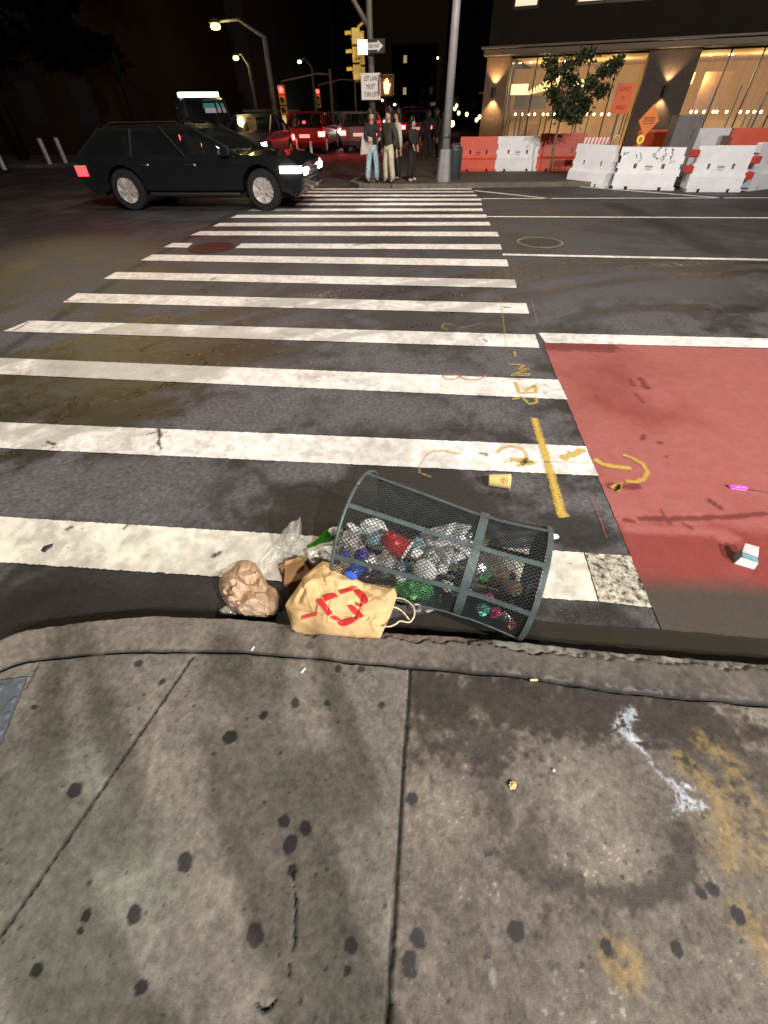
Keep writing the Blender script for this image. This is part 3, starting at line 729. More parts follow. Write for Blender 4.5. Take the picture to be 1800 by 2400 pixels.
def facet(px, py, sc, s=0):
    """piecewise flat random heights: straight creases between plane facets"""
    px += 5*mnoise.noise(Vector((px*.02, py*.02, s))); py += 5*mnoise.noise(Vector((px*.02, py*.02, s+9)))
    x = px/sc; y = py/sc*1.15; k = (x+y)*.366; i = math.floor(x+k); j = math.floor(y+k); g_ = (i+j)*.2113; x0 = x-i+g_; y0 = y-j+g_
    i1, j1 = (1, 0) if x0 > y0 else (0, 1)
    hh = lambda a, b: (((a*73856093 ^ b*19349663 ^ int(s*83+7)*83492791) >> 3) % 997)/997.
    u, v = x0+(x0+y0)*.366, y0+(x0+y0)*.366   # lattice coordinates inside the cell
    u = min(1, max(0, u)); v = min(1, max(0, v)); a, c = hh(i, j), hh(i+1, j+1); b = hh(i+i1, j+j1)
    return a*(1-max(u, v))+b*(max(u, v)-min(u, v))+c*min(u, v)
def fold(px, py, pts, w):
    m_ = 1e9
    for a, b in zip(pts[:-1], pts[1:]):
        a, b = Vector(a), Vector(b); d = b-a; t = max(0, min(1, (Vector((px, py))-a).dot(d)/d.length_squared)); m_ = min(m_, (Vector((px, py))-a-d*t).length)
    return math.exp(-(m_/w)**2)
M_KRAFT = M('kraft_paper', (.64, .435, .215), spec=.1, rough=.9, var=.06, vs=9, bump=.15, bs=200)
M_KRAFT2 = M('pale_kraft_paper', (.60, .43, .29), spec=.08, rough=.95, var=.12, vs=25, bump=.15, bs=200)
M_CARD = M('cardboard', (.36, .20, .09), rough=.8, var=.12, vs=18)
M_REDINK = M('red_ink', (.62, .025, .03), rough=.6, var=.12, vs=40)
M_CORD = M('paper_cord', (.72, .62, .42), rough=.8, var=.15, vs=160)
# paper carrier bag
def creases(poly, n, seed, lo, hi):
    rg = random.Random(seed); x0, x1 = min(p[0] for p in poly), max(p[0] for p in poly); y0, y1 = min(p[1] for p in poly), max(p[1] for p in poly); out = []
    while len(out) < n:
        a = (rg.uniform(x0, x1), rg.uniform(y0, y1))
        if not inside(a, poly): continue
        t = rg.uniform(0, 6.28); L = rg.uniform(lo, hi); m_ = (a[0]+math.cos(t)*L/2+rg.uniform(-4, 4), a[1]+math.sin(t)*L/2+rg.uniform(-4, 4))
        out.append(([a, m_, (a[0]+math.cos(t)*L, a[1]+math.sin(t)*L)], rg.choice((-1, -1, 1))*rg.uniform(.5, 1), rg.uniform(1.8, 3.2)))
    return out
def crsum(px, py, cs): return sum(a*fold(px, py, l, w) for l, a, w in cs)
BAG = [(668, 1418), (680, 1400), (700, 1372), (712, 1351), (728, 1337), (756, 1315), (793, 1324), (820, 1342), (853, 1366), (890, 1370), (928, 1374), (930, 1396), (922, 1425), (914, 1446), (891, 1495), (830, 1489), (760, 1482), (685, 1473), (676, 1446)]
BCR = creases(BAG, 16, 5, 20, 60)
def bagz(px, py, d):
    base = .185+.10*(1495-py)/180
    z = base+.045*(1-math.exp(-d/16.))+.020*(facet(px, py, 46, 1)-.5)*min(1, d/6)+.008*(facet(px, py, 19, 2)-.5)*min(1, d/6)-.009*fold(px, py, [(668, 1418), (760, 1436), (850, 1447), (912, 1440)], 5)
    z += .010*fold(px, py, [(690, 1400), (715, 1365), (780, 1350)], 7)-.012*fold(px, py, [(700, 1408), (712, 1384), (708, 1372)], 6)
    z -= .010*fold(px, py, [(738, 1428), (742, 1398)], 3)+.008*fold(px, py, [(781, 1360), (790, 1378), (840, 1380), (905, 1404)], 5)
    z += .008*fold(px, py, [(740, 1352), (840, 1362), (905, 1392)], 6)-.007*fold(px, py, [(816, 1482), (852, 1455), (862, 1448)], 4)
    z += .006*mnoise.noise(Vector((px*.03, py*.03, 2)))
    z += .0055*crsum(px, py, BCR)
    if py > 1452: z -= .030*((py-1452)/42)
    return z
bo = P(790, 1415, 0.)
bag = empty('paper_bag', tuple(bo), 0, 'tan paper carrier bag with a red stencil logo leaning on the curb', 'paper bag')
relief('bag_body', BAG, bagz, M_KRAFT, thick=.10, inset=.86, step=2.8, parent=bag, origin=bo, smooth=False)
def cb(l): return [(660+a/5.184, 1340+b/5.184) for a, b in l]
LOGO = [cb([(500, 300), (560, 272), (640, 255), (690, 300), (610, 330), (530, 365)]), cb([(425, 350), (490, 320), (625, 505), (560, 535)]),
        cb([(590, 560), (650, 535), (735, 580), (680, 605)]), cb([(680, 620), (740, 590), (930, 550), (945, 570), (850, 630), (780, 660), (735, 665), (700, 650)]),
        cb([(800, 415), (860, 400), (930, 460), (1000, 530), (985, 560), (930, 558), (870, 505)]), cb([(690, 235), (800, 200), (870, 170), (930, 185), (850, 230), (725, 275)]),
        cb([(880, 235), (935, 205), (1020, 270), (1055, 330), (1050, 370), (1010, 398), (950, 320)]), cb([(905, 370), (945, 385), (1000, 390), (975, 425), (930, 425), (905, 400)])]
for k in range(6): LOGO.append(cb([(235+k*32, 585-k*9), (262+k*32, 530-k*9), (282+k*32, 530-k*9), (256+k*32, 585-k*9)]))
gl_v, gl_f = [], []
for L_ in LOGO:
    xs_ = [p[0] for p in L_]; ys_ = [p[1] for p in L_]
    o = relief('tmp', L_, lambda a, b, d: bagz(a, b, dpoly((a, b), BAG))+.0085, M_REDINK, step=2.2, origin=bo, close=False)
    n = len(gl_v); gl_v += [q.co.copy() for q in o.data.vertices]; gl_f += [tuple(i+n for i in p.vertices) for p in o.data.polygons]
    bpy.data.objects.remove(o)
mesh('printed_logo', gl_v, gl_f, M_REDINK, bag)
def px_tube(name, l, zf, r, mt, parent, org, n=6):
    pts = [P(a, b, zf(i/(len(l)-1)))-org for i, (a, b) in enumerate(l)]
    # smooth
    out = []
    for i in range(len(pts)-1):
        p0, p1, p2, p3 = pts[max(i-1, 0)], pts[i], pts[i+1], pts[min(i+2, len(pts)-1)]
        for k in range(5):
            t = k/5; out.append(.5*((2*p1)+(p2-p0)*t+(2*p0-5*p1+4*p2-p3)*t*t+(3*p1-p0-3*p2+p3)*t**3))
    out.append(pts[-1]); return G().tube(out, r, n).build(name, mt, parent, smooth=True)
px_tube('handle', cb([(1350, 322), (1430, 320), (1500, 340), (1570, 390), (1610, 450), (1612, 530), (1580, 590), (1540, 615), (1440, 600), (1380, 640), (1310, 665), (1235, 665)]), lambda t: .225+.03*math.sin(t*3.14), .0032, M_CORD, bag, bo)
px_tube('handle', cb([(1350, 432), (1400, 440), (1470, 485), (1520, 545), (1550, 582)]), lambda t: .215-.02*t, .0032, M_CORD, bag, bo)
# crumpled bag
def c3(l): return [(480+a/3.19, 1180+b/3.19) for a, b in l]
CR = c3([(105, 620), (112, 570), (128, 535), (200, 490), (240, 440), (280, 424), (330, 425), (385, 450), (430, 520), (470, 600), (530, 640), (557, 690), (548, 790), (515, 830), (470, 848), (380, 845), (250, 828), (170, 765), (118, 690)])
f1, f2_, f3 = c3([(120, 690), (200, 668), (270, 640), (350, 640), (420, 650), (500, 640)]), c3([(220, 600), (190, 620), (160, 660)]), c3([(245, 470), (230, 540), (300, 590), (360, 600), (420, 540)])
CCR = creases(CR, 30, 8, 14, 46)
def crz(px, py, d):
    z = .02+.135*(1-math.exp(-d/15.)); m_ = min(1, d/7.)
    z += .015*crsum(px, py, CCR)*m_+.12*(facet(px, py, 44, 3)-.5)*m_+.045*(facet(px, py, 21, 5)-.5)*m_+.012*(facet(px, py, 9, 6)-.5)*m_-.075*fold(px, py, f1, 3.5)+(.045*m_ if py < np.interp(px, [p_[0] for p_ in f1], [p_[1] for p_ in f1]) else 0)-.05*fold(px, py, f2_, 5)-.04*fold(px, py, f3, 3.)
    return z
o = relief('crumpled_bag', CR, crz, M_KRAFT2, thick=.06, inset=.85, step=2., smooth=False)
tag(o, 'crumpled pale brown paper bag balled up in the gutter left of the carrier bag', 'paper bag')
# cardboard box, partly hidden
c0 = P(700, 1362, 0); bx_ = empty('takeout_box', tuple(c0), R_(28), 'small plain brown cardboard takeout box between the two paper bags', 'box')
g = G(); g.add([(-.055, -.045, .0), (.055, -.045, .0), (.055, .045, 0), (-.055, .045, 0), (-.07, -.06, .085), (.07, -.06, .085), (.07, .06, .085), (-.07, .06, .085)],
      [(3, 2, 1, 0), (0, 1, 5, 4), (1, 2, 6, 5), (2, 3, 7, 6), (3, 0, 4, 7)]); g.build('box_body', M_CARD, bx_)
G().prism([(-.07, -.06, .086), (.07, -.06, .086), (.035, .05, .11), (-.035, .05, .11)], (0, 0, .002)).build('flap', M_CARD, bx_)
G().prism([(-.07, .06, .086), (.07, .06, .086), (.05, .0, .125), (-.05, .0, .125)][::-1], (0, 0, .002)).build('flap', M_CARD, bx_)
# clear plastic sleeve
M_FILM = M('clear_film', (.75, .74, .68), rough=.18, alpha=.38, spec=.8)
SL = c3([(400, 445), (430, 400), (490, 340), (560, 250), (590, 200), (640, 145), (715, 102), (725, 180), (700, 235), (690, 262), (740, 262), (760, 290), (735, 340), (650, 400), (580, 440), (520, 500), (480, 530), (450, 500)])
o = relief('plastic_sleeve', SL, lambda a, b, d: .02+.05*(1-math.exp(-d/8.))*(.4+.6*(b < 1270))+.035*(facet(a*1.2+b*.5, b*.35, 15, 4)-.4)*min(1, d/4)+.015*(facet(a, b, 8, 9)-.5)+.03*max(0, (1290-b)/80), M_FILM, thick=.03, step=3.2, smooth=False, rag=3)
tag(o, 'crumpled clear plastic sleeve sticking up between bag and basket', 'plastic bag')
M_WPL = M('white_plastic', (.80, .82, .78), rough=.4, var=.1, vs=20)
o = relief('plastic_bag', c3([(750, 370), (770, 335), (820, 318), (900, 312), (990, 312), (1005, 380), (985, 450), (930, 440), (870, 425), (800, 470), (765, 430)]),
           lambda a, b, d: .05+.07*(1-math.exp(-d/7.))+.05*(facet(a, b*1.4, 12, 5)-.4)*min(1, d/3), M_WPL, thick=.05, step=2.8, smooth=False, rag=2)
tag(o, 'shiny white plastic bag spilling from the open end of the basket', 'plastic bag')
o = relief('paper_napkin', c3([(965, 190), (990, 170), (1018, 158), (1035, 195), (1030, 300), (1000, 300), (985, 240)]), lambda a, b, d: .10+.05*(1-math.exp(-d/6.))+.03*facet(a, b, 9, 6), M_WPL, thick=.03, step=2.8, smooth=False)
tag(o, 'small white paper napkin beside the green bottle at the basket mouth', 'napkin')
# green bottle
M_GGL = M('green_glass', (.05, .38, .03), rough=.08, trans=.75, ior=1.45, spec=.8)
b0 = P(722, 1284, .02); b1 = P(796, 1240, .075); d_ = (b1-b0).normalized()
bt = empty('green_bottle', (b0.x, b0.y, 0), 0, 'green glass bottle with a small white label at the basket mouth', 'bottle')
o_ = Vector((b0.x, b0.y, 0))
g = G().lathe([(.011, 0), (.012, .008), (.0115, .05), (.018, .075), (.030, .105), (.033, .13), (.033, .205), (.030, .215), (.001, .212)], 20, b0-o_, d_, cap=False)
g.build('glass', M_GGL, bt, smooth=True)
up = (Vector((0, -.55, .85))-d_*Vector((0, -.55, .85)).dot(d_)).normalized(); sd = d_.cross(up)
v = []; f = []
for i in range(7):
    a = R_(-34+i*68/6)
    for L_ in (.135, .175): v.append(b0-o_+d_*L_+(up*math.cos(a)+sd*math.sin(a))*.0338)
for i in range(6): f.append((i*2, i*2+1, i*2+3, i*2+2))
mesh('label', v, f, M('bottle_label', (.7, .75, .8), rough=.5, var=.15, vs=60), bt, smooth=True)
# things inside the basket: where the view ray first enters the heap
def inb(px, py, s, zh=.25):
    d = Vector(_ray(px, py)); d.normalize(); q = Vector((0, 0, HC)); best = None
    for i in range(700):
        p = q+d*(.9+i*.003); w = p-A0; t = w.dot(ax)/LB
        if 0 <= t <= 1:
            rr = (w-ax*(t*LB)).length
            if rr < rB(t)-s-.004 and p.z < zh and p.z > s+.004: return p
            if rr < rB(t)-s-.004: best = p
    return best or A0+ax*.3*LB
M_WP = M('white_paper', (.88, .88, .87), spec=.15, rough=.8, var=.08, vs=20)
M_PURP = M('purple_wrapper', (.12, .06, .42), rough=.3, var=.3, vs=30)
M_REDC = M('red_can', (.55, .03, .03), rough=.3, metal=.2)
M_BLUE = M('blue_wrapper', (.05, .12, .55), rough=.35, var=.3, vs=30)
M_NET = M('green_plastic', (.10, .42, .12), rough=.4, var=.35, vs=35)
M_PINK = M('pink_wrapper', (.65, .05, .22), rough=.35, var=.35, vs=40)
M_TEAL = M('teal_wrapper', (.10, .42, .33), rough=.35, var=.35, vs=60)
M_ORA = M('orange_wrapper', (.62, .17, .06), rough=.4, var=.35, vs=40)
M_FOIL = M('silver_foil', (.75, .77, .8), rough=.22, metal=.9, bump=.5, bs=60)
M_GREYP = M('grey_film', (.42, .40, .36), rough=.3, var=.35, vs=18, spec=.8)
M_DKP = M('dark_wrapper', (.06, .05, .05), rough=.35, var=.5, vs=14, spec=.8)
M_BRNP = M('brown_napkin', (.30, .21, .12), rough=.7, var=.3, vs=16)
M_CYAN = M('clear_blue_plastic', (.40, .58, .66), rough=.15, alpha=.8, spec=.8)
INB = [('paper_wrapper', 1045, 1258, (.115, .07, .05), M_WP, 'large torn white paper wrapper under the second strap of the basket', 'wrapper'),
       ('paper_wrapper', 1085, 1290, (.085, .06, .045), M_WP, 'folded white paper with blue print in the middle of the basket', 'wrapper'),
       ('paper_wrapper', 1030, 1310, (.08, .06, .045), M_WP, 'creased white paper above the round takeout lid in the basket', 'wrapper'),
       ('snack_wrapper', 880, 1248, (.075, .055, .045), M_WP, 'white wrapper above the purple packet in the basket', 'wrapper'),
       ('snack_packet', 853, 1310, (.045, .06, .04), M_PURP, 'deep purple crumpled snack packet near the basket mouth', 'packet'),
       ('snack_packet', 880, 1225, (.028, .022, .02), M_PURP, 'small violet wrapper peeking over the white wrapper in the basket', 'packet'),
       ('snack_packet', 808, 1302, (.022, .022, .02), M_BLUE, 'small bright blue scrap right at the basket rim', 'packet'),
       ('snack_packet', 1078, 1306, (.022, .018, .018), M_BLUE, 'small blue wrapper on white paper left of the hoop', 'packet'),
       ('plastic_film', 905, 1320, (.07, .055, .045), M_GREYP, 'translucent grey crumpled film beneath the red and white cup', 'plastic film'),
       ('plastic_film', 822, 1262, (.045, .05, .04), M_GREYP, 'beige grey film stuffed just inside the basket rim', 'plastic film'),
       ('plastic_film', 945, 1335, (.05, .04, .04), M_CYAN, 'clear bluish film at the bottom of the basket', 'plastic film'),
       ('produce_bag', 968, 1375, (.09, .065, .055), M_NET, 'bright green plastic produce bag at the lowest strap of the basket', 'plastic bag'),
       ('produce_bag', 1130, 1345, (.04, .04, .035), M_NET, 'green film scrap behind the basket hoop', 'plastic bag'),
       ('candy_wrapper', 1148, 1400, (.022, .018, .018), M_PINK, 'hot pink candy wrapper right of the hoop in the basket', 'wrapper'),
       ('candy_wrapper', 1160, 1436, (.028, .026, .02), M_PINK, 'larger magenta wrapper lying lowest next to the teal one', 'wrapper'),
       ('candy_wrapper', 1132, 1428, (.03, .026, .02), M_TEAL, 'speckled teal wrapper beside the magenta one in the basket', 'wrapper'),
       ('candy_wrapper', 1200, 1462, (.028, .024, .02), M_ORA, 'orange wrapper in the bottom corner of the basket', 'wrapper'),
       ('foil_ball', 1186, 1445, (.022, .02, .018), M_FOIL, 'silver foil ball above the orange wrapper in the basket', 'foil'),
       ('dark_bag', 1000, 1405, (.09, .05, .03), M_DKP, 'black plastic lying along the underside of the basket', 'plastic bag'),
       ('dark_bag', 1090, 1360, (.06, .05, .05), M_DKP, 'dark brown wrapper heap just left of the hoop', 'plastic bag'),
       ('dark_bag', 860, 1345, (.06, .04, .03), M_DKP, 'dark wrapper under the purple packet', 'plastic bag'),
       ('napkin', 1180, 1360, (.06, .05, .05), M_BRNP, 'brown paper napkins filling the basket right of the hoop', 'napkin'),
       ('napkin', 1215, 1410, (.045, .045, .04), M_BRNP, 'brown napkin against the basket bottom plate', 'napkin'),
       ('napkin', 1130, 1270, (.04, .03, .03), M_BRNP, 'tan napkin high behind the hoop of the basket', 'napkin')]
for i, (nm, px, py, sz, mt, lb, ct) in enumerate(INB):
    s = min(sz); q = inb(px, py, s*.9, .27 if py < 1280 else .24)
    tag(crumple(nm, q, sz, mt, seed=i+2, amp=.55, fr=2.6, sub=3, rot=(random.uniform(-.4, .4), random.uniform(-.4, .4), random.uniform(-1, 1))), lb, ct, 'rubbish inside the fallen basket')
rg_ = random.Random(77)
for i in range(22):
    t_ = rg_.random(); px, py = 800+t_*300+rg_.uniform(-25, 25), 1250+t_*85+rg_.uniform(-30, 60); sz = (rg_.uniform(.022, .04), rg_.uniform(.018, .03), rg_.uniform(.015, .025)); q = inb(px, py, .03, .26)
    tag(crumple('plastic_scrap', q, sz, (M_WP, M_GREYP, M_CYAN, M_WP)[i % 4], seed=80+i, amp=.7, sub=3, rot=(rg_.random(), rg_.random(), rg_.random()*3)), 'small pale crumpled plastic scrap among the rubbish in the basket', 'plastic scrap', 'pale plastic scraps inside the basket')
def cup(px, py, r0, r1, L, mb, mr, d, name, lb, ct, zz=.34):
    q = inb(px, py, max(r0, r1), zz); d = Vector(d).normalized(); e = empty(name, tuple(q), 0, lb, ct, 'rubbish inside the fallen basket')
    G().lathe([(.001, 0), (r0, 0), (r1, L), (r1*.95, L-.002), (r0*.93, .003)], 20, -d*L/2, d, cap=False).build('cup_body', mb, e, smooth=True)
    G().lathe([(r1+.001, L-.004), (r1+.003, L), (r1+.001, L+.004), (.001, L+.004)], 20, -d*L/2, d, cap=False).build('lid', mr, e, smooth=True)
cup(928, 1274, .036, .044, .11, M_REDC, M_WP, (.75, -.35, -.25), 'paper_cup', 'red paper cup with a white end in the basket mouth', 'cup')
cup(1000, 1335, .034, .045, .05, M_BLUE, M_WP, (-.3, -.8, .6), 'takeout_tub', 'round blue tub with a white lid in the basket centre', 'tub')
cup(893, 1262, .024, .026, .11, M_CYAN, M_PURP, (.8, .1, .2), 'water_bottle', 'pale clear bottle with a purple cap above the purple packet', 'bottle', .34)
cup(1062, 1300, .030, .038, .09, M_WP, M_WP, (-.7, -.4, .1), 'paper_cup', 'plain white paper cup lying across the basket centre', 'cup', .3)
cup(1120, 1330, .030, .030, .10, M_FOIL, M_FOIL, (.2, -.5, .7), 'soda_can', 'silver soda can standing on end behind the hoop', 'can', .3)
cup(1210, 1380, .028, .030, .10, M_BRNP, M_WP, (.6, -.3, .2), 'paper_cup', 'brown paper cup with a white lid by the base of the basket', 'cup', .3)
cup(835, 1335, .030, .030, .10, M_BLUE, M_FOIL, (.4, .5, .1), 'soda_can', 'blue soda can low at the basket mouth', 'can', .3)
cup(1100, 1256, .014, .015, .06, M_CYAN, M_FOIL, (-.3, -.8, .55), 'water_bottle', 'clear bottle with a silver cap under the top strap', 'bottle', .3)
# ---- small litter around
M_YC = M('yellow_cup_paper', (.80, .66, .26), rough=.5, var=.05)
c0 = P(1170, 1128, .04); cu = empty('paper_cup', (c0.x, c0.y, 0), R_(-4), 'pale yellow paper cup with a round orange emblem on the asphalt', 'cup')
G().lathe([(.001, 0), (.034, 0), (.036, .002), (.0455, .118), (.047, .121), (.0455, .124), (.044, .12), (.033, .004)], 28, (-.062, 0, .040), (1, 0, .045), cap=False).build('cup_body', M_YC, cu, smooth=True)
def oncup(x, a, rr=.0): r = .035+(x+.062)*.087+.0008+rr; return Vector((x, math.sin(a)*r, .040+(x+.062)*.045+math.cos(a)*r))
def decal(fn, name, mt):
    v = [oncup(x, a, .0003) for x, a in fn]; return mesh(name, v, [tuple(range(len(v)))], mt, cu)
M_EM = M('orange_emblem', (.60, .24, .06), rough=.6); M_EM2 = M('emblem_brown', (.35, .18, .05), rough=.6)
ca = -R_(42); k_ = .020
v = []; f = []
for i in range(28):
    t = 2*math.pi*i/28
    for rr in (k_, k_*.84): v.append(oncup(.022+math.cos(t)*rr, ca+math.sin(t)*rr/.042, .0004))
for i in range(28): f.append((i*2, i*2+1, (i*2+3) % 56, (i*2+2) % 56))
mesh('emblem', v, f, M_EM2, cu)
v = [oncup(.022, ca, .0003)]+[oncup(.022-abs(math.cos(t))*k_*.8, ca+math.sin(t)*k_*.8/.042, .0003) for t in [R_(90-i*180/8)+math.pi*0 for i in range(9)]]
mesh('emblem', v, [(0, i, i+1) for i in range(1, 9)], M_EM, cu)
v = [oncup(.022+a, ca+b/.042, .0007) for a, b in ((-.002, .012), (.004, .001), (.001, .000), (.010, -.010), (.012, -.004), (.002, .013))]
mesh('emblem', v, [(0, 1, 2), (2, 3, 4), (1, 4, 5)], M_EM2, cu)
# purple lighter with cord
M_MAG = M('pink_plastic', (.75, .12, .62), rough=.12, alpha=.9, coat=.5)
c0 = P(1730, 1143, .01); lg = empty('vape_pen', (c0.x, c0.y, 0), R_(-8), 'translucent pink plastic lighter lying on the red lane', 'lighter')
g = G(); g.tube([(-.055, 0, .012), (-.045, 0, .013), (.03, 0, .014), (.045, 0, .013)], [.006, .012, .013, .011], 10); g.build('body', M_MAG, lg, smooth=True)
G().box(-.04, .04, -.012, -.005, .002, .008).build('highlight_strip', M('pink_highlight', (.85, .35, .80), rough=.2), lg)  # pale strip paints the plastic's highlight as colour
G().tube([(.045, .002, .008), (.12, .006, .004), (.25, .0, .004), (.4, .01, .004)], .0016, 5).build('cord', M_DKP, lg)
G().tube([(.045, -.004, .008), (.14, -.006, .004), (.28, -.012, .004), (.4, -.004, .004)], .0016, 5).build('cord', M_DKP, lg)
lg.name = 'lighter'
# crushed small carton
c0 = P(1745, 1312, .02); ct = empty('drink_carton', (c0.x, c0.y, 0), R_(-18), 'small crushed carton with a white band and teal top on the red lane', 'carton')
g = G(); g.add([(-.040, -.030, .004), (.040, -.034, .004), (.036, .034, .004), (-.036, .03, .004), (-.034, -.026, .062), (.036, -.030, .055), (.034, .030, .060), (-.03, .028, .066)],
      [(3, 2, 1, 0), (4, 5, 6, 7), (0, 1, 5, 4), (1, 2, 6, 5), (2, 3, 7, 6), (3, 0, 4, 7)]); g.build('carton_body', M('carton_teal', (.16, .30, .33), rough=.3, var=.5, vs=40), ct, bevel=.003)
G().add([(-.0410, -.0315, .006), (.0415, -.0355, .006), (.0375, -.0315, .050), (-.0355, -.0275, .054)], [(0, 1, 2, 3)]).build('label_band', M_WP, ct)
G().add([(-.033, .0, .066), (.034, -.003, .061), (.034, .045, .085), (-.02, .052, .080)], [(0, 1, 2, 3)]).build('flap', M('carton_flap', (.55, .5, .48), rough=.4, var=.3, vs=40), ct)
tag(crumple('paper_scrap', P(1300, 1257, .015), (.022, .016, .012), M_WP, seed=40, sub=3), 'small white paper scrap at the base end of the basket', 'paper scrap')
def butt(px, py, z, rz, L, lb, mt):
    c = P(px, py, z); tag(G().tube([(-L/2, 0, 0), (0, 0, .0006), (L/2, 0, 0)], .0042, 8).build('cigarette_butt', mt, loc=(c.x, c.y, z+.005)), lb, 'cigarette butt').rotation_euler = (0, 0, rz)
butt(1250, 1595, .15, .1, .026, 'white cigarette butt in the joint behind the curb, right of the slab joint', M('filter_paper', (.75, .62, .35), rough=.8, var=.2, vs=90))
butt(593, 1522, .15, 1.3, .018, 'short white cigarette butt in the curb joint below the crumpled bag', M('white_stub', (.75, .74, .7), rough=.8))
butt(711, 1573, .15, 1.0, .02, 'thin pale cigarette end on the left sidewalk slab', M('white_stub', (.7,)*3))
tag(crumple('crumb', P(1202, 1840, .157), (.012, .011, .008), M('crumb', (.62, .45, .2), rough=.8, var=.3, vs=200), seed=51, sub=3, amp=.7), 'small golden crumb on the wet right sidewalk slab', 'crumb')
tag(crumple('pebble', P(1298, 1805, .153), (.005, .005, .004), M_WP, seed=52, sub=2), 'tiny white pebble on the right sidewalk slab', 'pebble')
def c0100(l): return [(a/2.765, 1100+b/2.765) for a, b in l]
o = relief('dead_leaf', c0100([(262, 528), (280, 500), (310, 488), (345, 480), (335, 500), (300, 520), (285, 538)]), lambda a, b, d: .012+.006*min(1, d/3), M('dead_leaf', (.03, .018, .012), rough=.6), thick=.004, step=2.2)
tag(o, 'dark curled dead leaf on the nearest white crosswalk bar', 'leaf')
o = relief('film_scrap', c3([(105, 800), (160, 762), (215, 800), (240, 830), (200, 835), (120, 825)]), lambda a, b, d: .012+.02*min(1, d/4)+.008*ridge(a, b, 9, 2.), M_FILM, thick=.01, step=2.2, smooth=False)
tag(o, 'small clear film scrap under the crumpled brown bag', 'plastic film')
# ================================================================ VEHICLES
M_BLACK = M('black_car_paint', (.010, .011, .012), rough=.22, coat=.6)
M_DRED = M('dark_red_paint', (.12, .012, .012), rough=.3, coat=.5)
M_SILV = M('silver_paint', (.42, .42, .44), rough=.3, metal=.4)
M_WCAR = M('white_car_paint', (.14, .13, .13), rough=.3)
M_GREYC = M('grey_car_paint', (.03, .03, .033), rough=.3)
M_TINT = M('tinted_glass', (.012, .014, .015), rough=.06, alpha=.55, spec=.8)
M_TYRE = M('tyre_rubber', (.014, .014, .014), rough=.8)
M_RIM = M('alloy_rim', (.78, .74, .68), rough=.42, metal=.6)
M_PIL = M('matt_black_pillar', (.008, .008, .008), rough=.7, spec=.2); M_CHR = M('chrome_trim', (.7, .7, .7), rough=.15, metal=1)
M_DARKIN = M('dark_interior', (.012, .011, .011), rough=.8)
M_HEAD = M('headlight_glow', (1, .95, .82), emis=26)
M_HEADB = M('cool_headlight_glow', (.7, .9, 1), emis=20)
M_TAIL = M('tail_light_glow', (1, .05, .05), emis=22)
M_TAILD = M('tail_light_dim', (1, .05, .06), emis=2.5)
M_AMB = M('amber_light_glow', (1, .55, .12), emis=9)
M_PLATE = M('licence_plate', (.7, .68, .6), rough=.5, emis=.35)
def wheel(parent, x, y, r, w, side, spokes=10):
    wh = empty('wheel', (x, y, r)); wh.parent = parent
    G().lathe([(r*.62, -w/2), (r*.93, -w/2), (r, -w*.35), (r, w*.35), (r*.93, w/2), (r*.62, w/2), (r*.62, -w/2)], 28, ax=(0, 1, 0), cap=False).build('tyre', M_TYRE, wh, smooth=False)
    g = G().lathe([(r*.64, -w*.45), (r*.66, side*w*.48), (r*.60, side*w*.44), (r*.58, -w*.3), (.01, -w*.1)], 28, ax=(0, 1, 0), cap=False)
    for k in range(spokes):
        a = 2*math.pi*k/spokes+(.13 if k % 2 else -.13)
        c, s = math.cos(a), math.sin(a); y0 = side*w*.40
        g.prism([Vector((c*r*.10-s*.018, y0, s*r*.10+c*.018)), Vector((c*r*.10+s*.018, y0, s*r*.10-c*.018)), Vector((c*r*.62+s*.022, y0+side*.01, s*r*.62-c*.022)), Vector((c*r*.62-s*.022, y0+side*.01, s*r*.62+c*.022))], (0, side*.02, 0))
    g.lathe([(.001, side*w*.46), (r*.13, side*w*.46), (r*.14, side*w*.38)], 12, ax=(0, 1, 0), cap=False)
    g.build('rim', M_RIM, wh)
